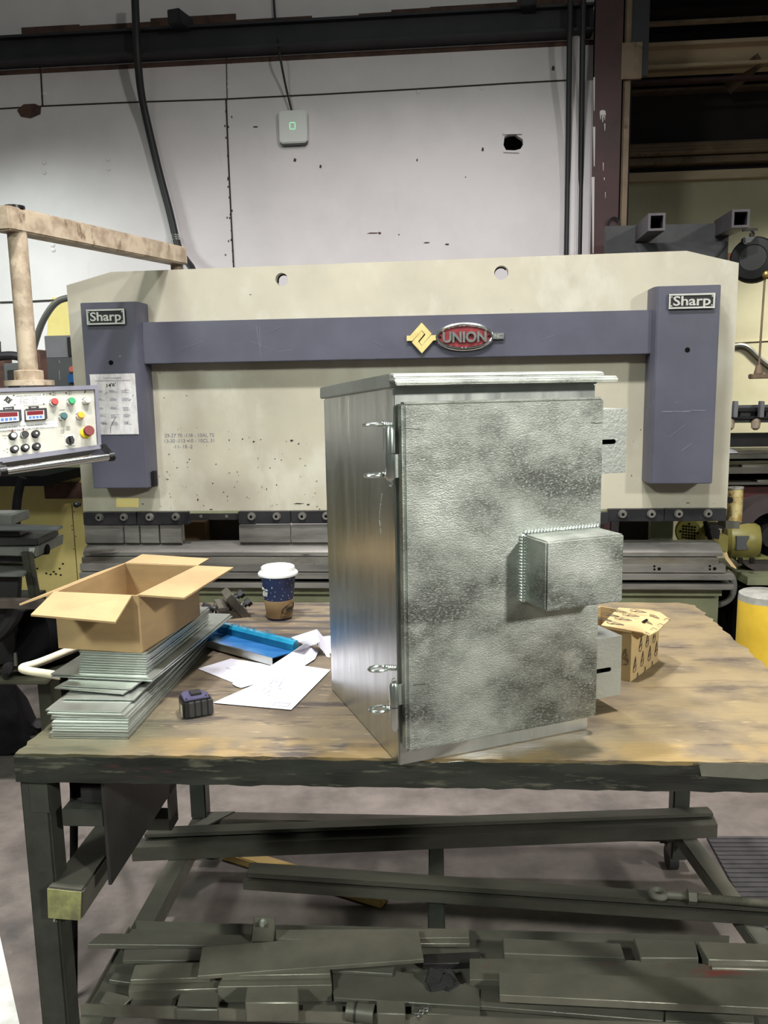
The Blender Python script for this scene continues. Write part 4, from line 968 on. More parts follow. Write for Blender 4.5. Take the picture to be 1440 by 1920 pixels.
# layout marks on the door
b = MB()
for xa, ya, xb, yb2 in ((759, 803.5, 787, 804.5), (1108, 793.5, 1130, 793), (775, 1284.5, 797, 1282.5), (1092, 1236, 1119, 1233)):
    p = [E_(EN.V(x, y, -dt - .0003)[0], -dt - .0003, EN.V(x, y, -dt - .0003)[1]) for x, y in ((xa, ya), (xb, yb2))]; b.bar(p[0], p[1], .0009, .0006, up=EN.v)
b.done('marker_lines', 'ink', door)
# brackets on the right side with slots
def bracket(ytop, ybot, slot_y, xr):
    v = .045
    uR_, z1 = EN.V(xr, ytop, v); _, z0 = EN.V(xr - 2, ybot, v)
    o = MB(); sz = EN.V(1150, slot_y, v)[1]; us = uR_ - .028
    slot = [E_(us - .05 + .0 , v, sz - .0045), E_(us, v, sz - .0045)] + [E_(us + .0045 * math.cos(t), v, sz + .0045 * math.sin(t)) for t in [math.radians(a) for a in (-60, -30, 0, 30, 60)]] + [E_(us, v, sz + .0045), E_(us - .05, v, sz + .0045)]
    o.holed([E_(W_ - .001, v, z0), E_(uR_, v, z0), E_(uR_, v, z1), E_(W_ - .001, v, z1)], [slot], EN.v * .003)
    o.fbox(EN, W_ - .001, uR_, v + .003, v + .16, z1 - .003, z1).fbox(EN, uR_ - .003, uR_, v + .003, v + .16, z0, z1 - .003).fbox(EN, W_ - .001, uR_, v + .003, v + .16, z0, z0 + .003)
    r = o.done('side_bracket', 'alu', en)
    MB().fbox(EN, W_, uR_ - .004, v + .02, v + .025, z0 + .004, z1 - .004).done('bracket_liner', 'matte_black', r)
bracket(766, 886, 828, 1176); bracket(1192, 1302, 1254, 1166.5)
# hinges: barrel in two knuckles, leaves, padlock loops
def hinge(ztop, zmid, zbot, zl1, zl2, flip):
    hu, hv, r = -.0115, -.0115, .0084
    o = MB().lathe(E_(hu, hv, zmid + .0008), UP, [(r, 0), (r, ztop - zmid - .006), (r * .7, ztop - zmid - .001)], 20).done('hinge', 'zinc', en)
    MB().lathe(E_(hu, hv, zmid - .0008), -UP, [(r, 0), (r, zmid - zbot - .006), (r * .75, zmid - zbot - .001)], 20).done('knuckle', 'zinc', o)
    zp = zbot - .008 if flip else ztop
    MB().lathe(E_(hu, hv, zp - (0.0 if flip else .001)), UP, [(.002, -.002), (.0042, .001), (.0042, .006), (.002, .009)], 12).done('grease_nipple', 'zinc', o)
    b = MB(); b.fbox(EN, -.008, -.0005, -.006, .03, zmid + .002, ztop - .004) if flip else b.fbox(EN, -.008, -.0005, -.006, .03, zbot + .004, zmid - .002)
    b.fbox(EN, hu, dl + .0005, -.014, -.0115, zbot + .004 if flip else zmid + .002, zmid - .002 if flip else ztop - .004)
    b.done('leaf', 'alu', o)
    for z in (zl1, zl2):
        b = MB(); c = E_(-.030, .012, z)
        b.tube([c + (EN.u * .016 * math.cos(t) + EN.v * .011 * math.sin(t)) for t in [2 * math.pi * k / 24 for k in range(24)]], .0032, 8, closed=True)
        b.done('padlock_loop', 'zinc', o)
        b = MB()
        for k in range(5): b.ball(E_(-.016 + k * .0035, .010 - k * .001, z + .0005 - k * .0005), .0055, .6, 1, .9)
        b.done('loop_weld', 'zinc', o)
hinge(1.4835, 1.4405, 1.397, 1.4858, 1.404, True); hinge(1.0555, 1.014, .972, 1.0755, 1.003, False)
b = MB()
pts = [(716, 926), (714, 945), (712, 960), (711, 975), (713, 990), (714, 1003)]
P_ = [on_plane(x, y, E_(-.0004, 0, 0), EN.u) for x, y in pts]
for a, c in zip(P_, P_[1:]): b.bar(a, a.lerp(c, .8), .0022, .0006, up=EN.u)
b.done('scratch', 'silver', en)

# ================================================================== aluminium plates, carton
def pick(px, z): return on_z(px[0], px[1], z)
plates = [  # front-left px, front-right px, z of top, length, which
    ((95, 1381), (240, 1383), .9035), ((96, 1377), (241, 1379), .9075), ((92, 1373.5), (240, 1375), .9110), ((97, 1369), (240.5, 1371), .915),
    ((97, 1364), (240, 1366), .9187), ((96, 1359), (240, 1360), .9225), ((97, 1354), (240, 1355), .9262), ((95, 1346), (241, 1349), .930),
    ((96, 1342), (240, 1344), .9338), ((88, 1337), (233, 1341), .9375), ((85, 1331), (227, 1334), .9412),
    ((117, 1309), (252, 1311), .946),
    ((102, 1289), (231, 1300), .953), ((114, 1284), (246, 1291), .957),
    ((96, 1267), (285, 1276), .962), ((95, 1263), (286, 1271), .966)]
rear_px = (384, 1232)
SN = Frame(plates and on_z(95, 1381, .9035).x, on_z(95, 1381, .9035).y, TB.yaw + .012)
names = ['lowest in the stack under the carton', 'second from the bottom of the stack', 'third from the bottom of the stack', 'fourth from the bottom of the stack', 'fifth from the bottom of the stack', 'sixth from the bottom of the stack', 'seventh from the bottom of the stack', 'eighth from the bottom of the stack', 'ninth from the bottom of the stack', 'tenth from the bottom, jutting out to the left', 'topmost of the broad lower stack, furthest left',
         'short set-back sheet lying on the broad lower stack', 'skewed sheet with its corner sticking out mid stack', 'small sheet just above the skewed one', 'lower of the two widest sheets in the stack', 'upper of the two widest sheets, under the short pile']
random.seed(31)
zprev = TZ
yaws = [0.012] * 9 + [.02, .02, .01, -.06, -.02, .0, .0]
lens = [.60, .60, .595, .60, .59, .60, .595, .585, .58, .56, .55, .40, .30, .35, .47, .47]
for i, ((fl, frp, z), nm) in enumerate(zip(plates, names)):
    th = z - zprev - .0004; zprev = z
    th = min(th, .0028)
    a = pick(fl, z); c = pick(frp, z)
    d = (c - a); d.z = 0; w = d.length; yw = math.atan2(d.y, d.x); fr = Frame(a.x, a.y, yw)
    b = MB().fbox(fr, 0, w, 0, lens[i], z - th, z)
    tag(b.done('aluminium_plate', 'alu_plate', yaw=yw), 'aluminium plate, ' + nm, 'metal plate', 'aluminium plates stacked under the carton')
# filler sheets that carry the upper part (set back, visible as edges in the gaps)
base = Frame(pick((125, 1340), .944).x, pick((125, 1340), .944).y, TB.yaw + .01)
up_names = ['lowest of the short pile right under the carton', 'second of the short pile under the carton', 'third of the short pile under the carton', 'fourth of the short pile under the carton', 'fifth of the short pile under the carton', 'sixth of the short pile under the carton', 'seventh of the short pile under the carton', 'eighth of the short pile under the carton', 'topmost of the short pile, touching the carton']
zt_ = 1.0035; z = .966; dz = (zt_ - z) / 9
for k in range(9):
    z += dz
    a = pick((150 + random.uniform(-2, 2), 1257.5 - k * 4.6), z); c = pick((275 + random.uniform(-1.5, 1.5), 1262 - k * 4.6), z)
    d = c - a; d.z = 0; yw = math.atan2(d.y, d.x); fr = Frame(a.x, a.y, yw)
    tag(MB().fbox(fr, 0, d.length, 0, .36, z - .0031, z).done('aluminium_plate', 'alu_plate', yaw=yw), 'aluminium plate, ' + up_names[k], 'metal plate', 'aluminium plates stacked under the carton')

# open carton
CBX = Frame(-.7008, 1.6755, -.2271); cw, cdp, cz0, ch, ct = .1936, .2818, 1.0045, .1235, .004
cz1 = cz0 + ch
ca = thing('cardboard_carton', CBX.P(cw / 2, cdp / 2, cz0), 'open brown cardboard box with spread flaps on top of the plate stack', 'box', yaw=CBX.yaw)
b = MB().fbox(CBX, 0, cw, 0, ct, cz0, cz1).fbox(CBX, 0, cw, cdp - ct, cdp, cz0, cz1).fbox(CBX, 0, ct, ct, cdp - ct, cz0, cz1).fbox(CBX, cw - ct, cw, ct, cdp - ct, cz0, cz1).fbox(CBX, ct, cw - ct, ct, cdp - ct, cz0, cz0 + ct)
b.done('body', 'cardboard', ca)
def flap(e0, e1, tip0, tip1, th=.004):
    e0, e1, tip0, tip1 = [V3(q) for q in (e0, e1, tip0, tip1)]
    n = (e1 - e0).cross(tip0 - e0).normalized(); n = n if n.z > 0 else -n
    return MB().prism([e0, e1, tip1, tip0], -n * th).done('flap', 'cardboard', ca)
def rp(x, y, z): return on_z(x, y, z)
C_P = CBX.P
ez = cz1 + .001
flap(C_P(0, 0, ez), C_P(cw - .012, 0, ez), rp(57.5, 1152, cz1 - .012), rp(216, 1166, cz1 - .03))             # near
flap(C_P(cw, 0.006, ez), C_P(cw, cdp, ez), rp(345, 1120.5, cz1 - .004), rp(438, 1063.5, cz1 - .0))       # right
flap(C_P(0, cdp, ez), C_P(cw, cdp, ez), rp(267, 1039, cz1 + .02), rp(392, 1047, cz1 + .012))              # far
flap(C_P(0, 0.0, ez), C_P(0, cdp, ez), rp(36, 1132, cz1 - .016), C_P(0, cdp, ez) + (rp(36, 1132, cz1 - .016) - C_P(0, 0, ez)) * .97)             # left

# ================================================================== blue filmed channel
fm = thing('filmed_channel', on_z(470, 1215, TZ), 'folded aluminium channel in blue protective film lying left of the enclosure', 'metal profile')
# cross-section measured along the depth, extruded along its length
L0 = on_z(300, 1192, TZ); L1 = on_z(511, 1251, TZ); 
b0, b1 = on_z(352, 1183, TZ), on_z(556, 1229, TZ)
ld = (L1 - L0); ld.z = 0; ld.normalize(); cd_ = V3((-ld.y, ld.x, 0))
dep = (b1 - L1).dot(cd_)
end = (b1 - L1).dot(ld)
LEN = .62
def chan(prof, m_, nm):
    """prof: (depth, z) outline, end slanted like the cut end"""
    pts = [L1 + cd_ * a + ld * (end * a / dep) + UP * (z) for a, z in prof]
    return MB().prism(pts, -ld * LEN).done(nm, m_, fm)
chan([(.0, .004), (.0, .022), (.002, .022), (.002, .004)], 'alu_plate', 'front_flange')
chan([(.002, .020), (.002, .0225), (dep - .006, .0125), (dep - .006, .010)], 'film', 'web')
chan([(dep - .012, .002), (dep - .012, .030), (dep - .006, .037), (dep + .006, .037), (dep + .010, .030), (dep + .010, .002)], 'film_teal', 'rear_roll')
b = MB(); random.seed(2)
for k in range(26):
    t = random.uniform(.02, .45); c = L1 - ld * t + cd_ * (dep + random.uniform(-.002, .008)) + UP * .037
    b.tube([c, c + ld * random.uniform(-.015, .015) + UP * random.uniform(.003, .01), c + ld * random.uniform(-.03, .03) + UP * random.uniform(-.002, .004)], .0005, 4, smooth=1)
b.done('film_shreds', 'film_teal', fm)

# ================================================================== drawings (paper)
def paper(rows, lab, marks=None):
    b = MB().sheet(rows, .0004).use('ink_grey')
    if marks: marks(b)
    return tag(b.done('paper_drawing', 'paper'), lab, 'paper')
def lin(a, c, n): return [a.lerp(c, i / (n - 1)) for i in range(n)]
def flat(px, z, n=6, lift=None):
    A, B, C, D = [on_z(x, y, z) for x, y in px]
    rows = []
    for j in range(n):
        l = A.lerp(D, j / (n - 1)); r = B.lerp(C, j / (n - 1)); row = lin(l, r, n)
        if lift: row = [p + UP * lift(i / (n - 1), j / (n - 1)) for i, p in enumerate(row)]
        rows.append(row)
    return rows
zA, zB = TZ + .0012, TZ + .0022
def mk(b, px, z, w=.0009):
    q = [on_z(x, y, z + .0006) for x, y in px]
    for a, c in zip(q, q[1:]): b.bar(a, c, w, .0003)
def marks_b(b):
    random.seed(12)
    mk(b, [(437, 1312), (452, 1314)], zB); mk(b, [(458, 1310), (485, 1313)], zB, .0012)
    for x, y in ((470, 1302), (480, 1290), (492, 1296), (505, 1284), (515, 1274), (530, 1270), (500, 1300), (522, 1288)):
        mk(b, [(x, y), (x + random.uniform(6, 16), y - random.uniform(3, 11))], zB); mk(b, [(x, y + 3), (x + 6, y + 3.4)], zB)
    mk(b, [(516, 1317), (545, 1319), (538, 1325), (511, 1322), (516, 1317)], zB); mk(b, [(490, 1316), (511, 1318)], zB)
def marks_a(b):
    mk(b, [(424, 1252), (440, 1257)], zA, .0015); mk(b, [(438, 1246), (446, 1249)], zA); mk(b, [(425, 1270), (448, 1275)], zA, .0015); mk(b, [(450, 1274), (466, 1268)], zA)
pa = paper(flat([(433, 1235), (540, 1252), (452, 1286), (371, 1254)], zA), 'white drawing sheet under the blue channel, nearest the plate stack', marks_a)
pb = paper(flat([(560, 1247), (620, 1256), (546, 1331), (399, 1318)], zB), 'large white drawing sheet lying flat beside the tape measure', marks_b)
# long creased sheet leaning up into a folded peak by the enclosure
Q = lambda x, y, h: on_z(x, y, TZ + h)
rows = [[Q(435, 1282, .003), Q(475, 1262, .006), Q(510, 1247, .012), Q(548, 1222, .03), Q(572, 1206, .04)],
        [Q(443, 1287, .003), Q(485, 1271, .004), Q(530, 1254, .005), Q(570, 1228, .012), Q(585, 1212, .015)],
        [Q(452, 1290, .002), Q(500, 1277, .002), Q(556, 1258, .002), Q(590, 1236, .004), Q(597, 1222, .006)]]
pc_ = paper(rows, 'creased white paper strip curling over the large drawing sheet')
rows = [[Q(546, 1194, .018), Q(568, 1188, .034), Q(594, 1180, .055)], [Q(560, 1203, .012), Q(580, 1203, .026), Q(597, 1192, .048)], [Q(574, 1212, .004), Q(590, 1218, .016), Q(600, 1205, .04)]]
pd_ = paper([[Q(546, 1195, .012), Q(572, 1187, .03), Q(594, 1180, .05)], [Q(562, 1204, .012), Q(582, 1200, .03), Q(597, 1193, .045)], [Q(577, 1213, .01), Q(592, 1208, .03), Q(600, 1203, .042)]], 'folded white paper peak standing against the enclosure, left slope')
pe_ = paper([[Q(594, 1180, .05), Q(604, 1192, .032), Q(614, 1212, .010), Q(619, 1232, .002)], [Q(597, 1193, .045), Q(604, 1204, .028), Q(612, 1218, .008), Q(617, 1233, .001)], [Q(590, 1206, .036), Q(600, 1215, .02), Q(609, 1225, .006), Q(612, 1231, .001)]], 'folded white paper slope touching the enclosure, right of the peak')
pf_ = paper(flat([(602, 1194), (640, 1190), (640, 1224), (606, 1226)], TZ + .0008), 'white paper lying flat behind the folded peak, half hidden by the enclosure')

# ================================================================== tape measure
tz_ = thing('tape_measure', on_z(372, 1345, TZ), 'indigo and black tape measure lying on the bench', 'tape measure')
fA = on_z(344, 1351, TZ); fB = on_z(400, 1341, TZ); d = fB - fA; d.z = 0; wT = d.length; TF = Frame(fA.x, fA.y, math.atan2(d.y, d.x))
hT = .037; dT = .062
def tprof(ins):  # plan outline with a rounded back right
    return [(ins, ins), (wT - ins, ins), (wT - ins, dT * .55), (wT - .012 - ins * .4, dT * .86), (wT - .03, dT - ins), (.012, dT - ins), (ins, dT - .014)]
MB().prism([TF.P(u, v, TZ) for u, v in tprof(0)], UP * hT).done('case', 'black', tz_, bevel=.004)
MB().prism([TF.P(u, v, TZ + hT - .002) for u, v in tprof(.005)], UP * .0035).done('side_panel', 'purple_case', tz_, bevel=.0012)
b = MB()
for k in range(4): b.fbox(TF, .012 + k * .0125, .0225 + k * .0125, -.0022, .004, TZ + .004, TZ + hT - .003)
b.done('rubber_grip', 'rubber', tz_, bevel=.001)
MB().fbox(TF, wT * .36, wT * .72, dT * .36, dT * .76, TZ + hT + .001, TZ + hT + .006).done('belt_clip', 'label_black', tz_, bevel=.001)
MB().fbox(TF, -.002, .002, .006, .02, TZ + .004, TZ + hT * .8).done('end_hook', 'zinc', tz_)
b = MB()
for u, v in ((.010, .012), (wT - .01, .014)): b.cyl(TF.P(u, v, TZ + hT + .0012), TF.P(u, v, TZ + hT + .0022), .002, n=10)
b.done('screws', 'matte_black', tz_)

# ================================================================== coffee cup
cu = on_z(524.5, 1158, TZ); R_px = 2.405 / FPX
cp_ = thing('coffee_cup', cu, 'dark blue paper coffee cup with white lid and brown sleeve', 'cup')
Hc = .132; rb, rt = .0345, .0455 + .004
rad = lambda h: rb + (rt - rb) * h / Hc
MB().lathe(cu, UP, [(rb - .001, 0), (rb, .001), (rt, Hc)], 48).done('paper_cup', 'navy', cp_)
MB().lathe(cu, UP, [(rt + .003, Hc - .007), (rt + .0065, Hc - .005), (rt + .0065, Hc), (rt + .004, Hc + .003), (rt - .001, Hc + .006), (rt - .003, Hc + .017), (rt - .0055, Hc + .0185), (rt - .009, Hc + .0165), (.002, Hc + .0165)], 48).done('lid', 'white', cp_, bevel=0)
MB().lathe(cu, UP, [(rad(.008) + .0012, .006), (rad(.058) + .0016, .057), (rad(.058) + .0004, .057)], 48, cap=False).done('sleeve', 'sleeve', cp_)
c = cu + UP * (Hc + .0165) + V3((.016, -.012, 0)); MB().ball(c, .010, 1, .6, .32).done('sip_bump', 'white', cp_)
def oncup(ang, h, off=0, rr=None):
    r = (rad(h) if rr is None else rr) + off; a = math.radians(ang - 90)
    return cu + V3((math.cos(a) * r, math.sin(a) * r, h)), V3((-math.sin(a), math.cos(a), 0)), V3((math.cos(a), math.sin(a), 0))
b = MB(); random.seed(5)
stars = [(-58, .120, 1), (-20, .121, 1.5), (12, .113, 1.2), (48, .120, 1.6), (-34, .112, .6), (-16, .098, 2.2), (20, .094, 1.4), (40, .108, .8), (-5, .086, 1), (-22, .083, .9), (-8, .073, 1.5), (22, .074, 1), (-65, .105, 1), (60, .1, 1), (62, .08, 1.2), (16, .064, 1), (-20, .061, .9), (45, .072, .8), (-40, .062, .7), (70, .115, 1), (-75, .08, 1), (-62, .095, .7), (30, .083, .5), (50, .064, .9)]
for a, h, s in stars:
    c, X, n = oncup(a, h, .0002); k = .0007 * s + .0003
    b.prism([c + X * x * k + UP * y * k for x, y in ((0, 1.8), (.4, .4), (1.5, 0), (.4, -.4), (0, -1.8), (-.4, -.4), (-1.5, 0), (-.4, .4))], n * .0003)
b.done('star_print', 'white', cp_)
b = MB()
c, X, n = oncup(-50, .078, .0006); b.text('&W', c, X, UP, .014, .026, .0006, bold=.05)
b.prism([c + X * x + UP * y for x, y in ((-.016, .017), (.004, .016), (.016, .011), (.006, .009), (-.016, .010))], n * .0006)
b.done('logo', 'white', cp_)
b = MB()
c, X, n = oncup(50, .034, .0016); b.text('A&W', c + n * .0003, X, (UP + X * .2).normalized(), .012, .026, .0006, bold=.04)
b.tube([c + n * .0006 + X * .023 * math.cos(t) + UP * (.012 * math.sin(t) + .006 * math.cos(t)) - n * (.006 * math.cos(t) ** 2) for t in [2 * math.pi * k / 24 for k in range(24)]], .0012, 6, closed=True)
b.done('sleeve_logo', 'ink', cp_)

# ================================================================== two clamp blocks with bolts
def block(c, X, Y, Z, hx, hy, hz, name, lab, bolts, groove=True):
    t = thing(name, c - Z * hz, lab, 'clamp')
    b = MB().obox(c, X * hx, Y * hy, Z * hz)
    if groove: b.obox(c + Z * (hz + .004) + X * hx * .45, X * hx * .35, Y * hy, Z * .004).obox(c + Z * (hz + .006) - X * hx * .5, X * hx * .4, Y * hy, Z * .006)
    b.done('block', 'clamp', t, bevel=.0015)
    for (p, d, l) in bolts:
        MB().cyl(p, p + d * l * .45, .0075, n=14).cyl(p + d * l * .45, p + d * l, .013, n=6).done('bolt', 'dark_steel', t)
        MB().cyl(p, p + d * .003, .016, n=18).done('washer', 'chrome', t)
    return t
pA = on_z(418, 1167, TZ); pB = on_z(440, 1162, TZ); d = (pB - pA); d.z = 0
c1 = on_z(424, 1150, TZ + .014); Xb = (on_z(452, 1163, TZ) - on_z(408, 1167, TZ)); Xb.z = 0; Xb.normalize(); Yb = UP.cross(Xb)
Yb = (on_z(398, 1135, TZ) - on_z(412, 1162, TZ)); Yb.z = 0; Yb.normalize(); Xb = Yb.cross(UP)
q = on_z(420, 1152, TZ)
block(q + UP * .011 + Xb * .012, Xb, Yb, UP, .036, .055, .011, 'clamp_block', 'greasy steel clamp block lying flat behind the cardboard box', [(q + UP * .022 - Yb * .01 - Xb * .028, (-Xb - Yb * .1 + UP * .35).normalized(), .034), (q + UP * .012 - Xb * .026 + Yb * .004, (-Xb - Yb * .9 + UP * .0).normalized(), .05)])
Zt = (Xb * .80 + UP * .60).normalized(); Xt = (Xb * .6 - UP * .8).normalized()
q2 = at_Y(431, 1131, q.y + .0)
block(q2 + Xb * .018 - UP * .006, Xt, Yb, Zt, .046, .050, .011, 'clamp_block', 'second steel clamp block tilted up on the flat one, bolts facing the cup', [(q2 + Xb * .018 - UP * .006 + Zt * .012 - Xt * .02 - Yb * .015, Zt, .026), (q2 + Xb * .018 - UP * .006 + Zt * .012 + Xt * .012 - Yb * .02, Zt, .026)], groove=False)

# ================================================================== small printed carton
k0 = on_z(1181.5, 1279, TZ); k1 = on_z(1233.5, 1240, TZ); k2 = on_z(1128, 1262, TZ)
dR = k1 - k0; dR.z = 0; lR = dR.length; KF = Frame(k0.x, k0.y, math.atan2(dR.y, dR.x))   # u along the right face, v to the left/back
hK = KF.V(1181, 1190, 0)[1] - TZ; wK = .145
kb = thing('printed_carton', KF.P(lR / 2, wK / 2, TZ), 'small kraft carton with drop shaped prints and loose lid, right of the enclosure', 'box', yaw=KF.yaw)
t_ = .0025; K = KF.P
b = MB().fbox(KF, 0, lR, 0, t_, TZ, TZ + hK).fbox(KF, 0, lR, wK - t_, wK, TZ, TZ + hK).fbox(KF, 0, t_, t_, wK - t_, TZ, TZ + hK).fbox(KF, lR - t_, lR, t_, wK - t_, TZ, TZ + hK).fbox(KF, t_, lR - t_, t_, wK - t_, TZ, TZ + t_)
b.done('body', 'kraft', kb)
# lid: a bent plate, tilted, overhanging
lidpx = [(1127, 1172), (1205, 1186), (1218, 1191), (1233, 1183), (1256, 1161), (1238, 1148), (1220, 1143.5), (1160, 1139)]
zl = TZ + hK
lz_ = [.012, .006, -.006, -.004, .0, .004, .006, .018]
LP = [on_z(x, y, zl + dz_) for (x, y), dz_ in zip(lidpx, lz_)]
bm_n = (LP[1] - LP[0]).cross(LP[7] - LP[0]).normalized(); bm_n = bm_n if bm_n.z > 0 else -bm_n
b = MB()
b.prism([LP[0], LP[1], LP[6], LP[7]], -bm_n * .0025); b.prism([LP[1], LP[2], LP[3], LP[4], LP[5], LP[6]], -UP * .0025)
b.done('lid', 'kraft', kb)
b = MB().prism([on_z(x, y, zl + .0085) for x, y in ((1203, 1166), (1212, 1160.5), (1216, 1163), (1208, 1168))], UP * .0008).done('lid_slot', 'matte_black', kb)
# drop prints
def drop(b, c, X, Y, s, n):
    pts = []
    for t in [2 * math.pi * k / 20 for k in range(20)]:
        r = .5 * (1 - .0 * math.cos(t)); pts.append(c + X * s * .36 * math.sin(t) * (1 if math.sin(t) > 0 else .75) * (.55 + .45 * -math.cos(t)) * 1.25 + Y * s * .62 * math.cos(t) + n * .0006)
    b.tube(pts, s * .02, 4, closed=True)
    b.tube([c + X * s * x + Y * s * y + n * .0006 for x, y in ((.02, .38), (-.06, .1), (.04, -.06), (-.1, -.14), (-.16, -.3))], s * .016, 4)
    b.tube([c + X * s * x + Y * s * y + n * .0006 for x, y in ((-.2, -.28), (-.02, -.2), (.2, -.08))], s * .014, 4)
b = MB(); s_ = .030
nF = -KF.v
for x, y in ((1201, 1207), (1213.5, 1199), (1226.5, 1191), (1190, 1246), (1204, 1235), (1217.5, 1225), (1230, 1216)):
    u, z = KF.V(x, y, -.0003); drop(b, K(u, -.0003, z), KF.u, (UP + KF.u * .16).normalized(), s_ * .95, nF)
for x, y in ((1195, 1268), (1209, 1256), (1222.5, 1246)):
    u, z = KF.V(x, y, -.0003); c = K(u, -.0003, z); b.tube([c + KF.u * s_ * x_ + UP * s_ * y_ + nF * .0006 for x_, y_ in ((-.2, -.3), (.0, .3), (.16, -.1))], s_ * .02, 4)
for v_, z_ in ((.03, .03), (.03, .085), (.012, .055)):
    c = K(-.0003, v_, TZ + z_); drop(b, c, KF.v, UP, s_, -KF.u)
xd = (LP[1] - LP[0]).normalized(); yd = bm_n.cross(xd)
for x, y in ((1160, 1146), (1197, 1146.5), (1145, 1153.5), (1183, 1154), (1131, 1161.5), (1168.5, 1161), (1154, 1169.5)):
    drop(b, on_plane(x, y, LP[0], bm_n), yd, xd, s_, bm_n)
for x, y in ((1225, 1156), (1212, 1167), (1197, 1172)):
    drop(b, on_z(x, y, zl + .0035), (xd + yd * .8).normalized(), (xd - yd * .6).normalized(), s_ * .9, UP)
for x, y in ((1251, 1161), (1239, 1171), (1226, 1179), (1212, 1187)):
    c = on_z(x, y, zl + .002); b.tube([c + xd * s_ * x_ + yd * s_ * y_ for x_, y_ in ((-.2, -.25), (-.1, .2), (.25, -.05))], s_ * .02, 4)
b.done('drop_prints', 'ink', kb)
# ================================================================== on the lower frame: long bars
def a3(X, Y): return (X / 3, 1380 + Y / 3)
def a4(X, Y): return (400 + X / 2.88, 1440 + Y / 2.88)
def a5(X, Y): return (860 + X / 2.483, 1440 + Y / 2.483)
LZ = .2
def qz(px, z, th, b): b.prism([on_z(x, y, LZ + z) for x, y in px], (0, 0, -th))
b = MB()
qz(((258, 1571), (246, 1590), (1346, 1546), (1338, 1529)), .045, .043, b)
qz(((281, 1550), (274, 1560), (1336, 1521), (1327, 1512)), .056, .012, b)
qz(((281, 1550), (270, 1565), (1338, 1525), (1327, 1512)), .066, .011, b)
tag(b.done('stepped_die_bar', 'die_bar', bevel=.0015, yaw=TB.yaw), 'long dark stepped steel die bar, furthest back on the lower frame', 'steel bar')
b = MB()
qz(((469, 1616), (463, 1637), (1520, 1707), (1520, 1690)), .052, .014, b)
qz(((467, 1618), (464, 1632), (1520, 1703), (1520, 1691)), .040, .012, b)
qz(((466, 1626), (455, 1651), (1520, 1723), (1520, 1700)), .030, .028, b)
tag(b.done('stepped_die_bar', 'die_bar', bevel=.0015, yaw=TB.yaw), 'long grooved steel bar slanting across the middle of the lower frame', 'steel bar')
s0, s1 = on_z(424, 1606, .0), on_z(722, 1697, .0)
b = MB().bar(s0 + UP * .016, s1 + UP * .016, .05, .028)
tag(b.done('wooden_stick', 'wood', bevel=.003), 'pale pine stick on the floor under the slanting grooved bar', 'stick')
# turnbuckle rod on the slanting bar
rd = thing('threaded_rod', on_z(1300, 1690, LZ + .05), 'threaded tie rod with an eye end resting on the slanting grooved bar', 'rod')
zc = LZ + .05 + .014
e = on_z(1234, 1676, zc); f = on_z(1262, 1678, zc); g_ = on_z(1500, 1700, zc); dd = (g_ - f).normalized()
b = MB(); b.tube([e + UP * .001 + V3((math.cos(t) * .017, math.sin(t) * .017, 0)) for t in [2 * math.pi * k / 24 for k in range(24)]], .009, 10, closed=True); b.done('eye', 'scrap', rd)
b = MB().cyl(e + dd * .02, f + dd * .02, .011).done('shank', 'scrap', rd)
n = 90; L_ = (g_ - f).length; b = MB()
b.lathe(f, dd, [(.0105 if k % 2 else .0085, L_ * k / 180) for k in range(181)], 12).done('thread', 'scrap_light', rd)
b = MB().cyl(f + dd * .035, f + dd * .055, .02, n=6).done('nut', 'scrap', rd)

# tray for offcuts
ty = LZ + .006
tr = thing('scrap_tray', on_z(800, 1830, LZ), 'shallow sheet steel tray full of offcuts on the lower frame', 'tray', yaw=TB.yaw)
t0 = TB.Z(243, 1745, LZ); t1 = TB.Z(1436, 1772, LZ); f0 = TB.Z(152, 1906, LZ)
ua, ub2 = f0[0], 1.46
va, vbk = f0[1], t0[1]
MB().fbox(TB, ua, ub2, va, vbk, LZ + .001, LZ + .005).done('tray_floor', 'scrap', tr)
MB().fbox(TB, ua + .02, ub2, vbk - .003, vbk, LZ + .005, LZ + .028).done('rear_lip', 'scrap', tr)
MB().fbox(TB, ua, ub2, va, va + .003, LZ + .005, LZ + .03).done('front_lip', 'scrap_light', tr)
MB().fbox(TB, ua, ua + .003, va + .003, vbk, LZ + .005, LZ + .012).done('side_lip', 'scrap', tr)

def off(px, z, th, m_, lab, nm='steel_offcut', bevel=.0012, extra=None, cat='steel piece'):
    b = slab(px, LZ + z, th)
    if extra:
        for p2, z2, th2 in extra: b.prism([on_z(x, y, LZ + z2) for x, y in p2], (0, 0, -th2))
    return tag(b.done(nm, m_, bevel=bevel, seg=1), lab, cat)
off([a3(565, 1108), a3(1420, 1118), a3(1420, 1180), a3(490, 1172)], .042, .012, 'scrap', 'long flat bar jutting out furthest left across the tray', 'flat_bar')
off([a4(335, 872), a4(1380, 866), a4(1382, 915), a4(335, 925)], .047, .016, 'scrap_light', 'long thin bar with bright square end behind the diagonal plate', 'flat_bar', extra=[([a4(335, 926), a4(1384, 916), a4(1384, 948), a4(335, 945)], .036, .010)])
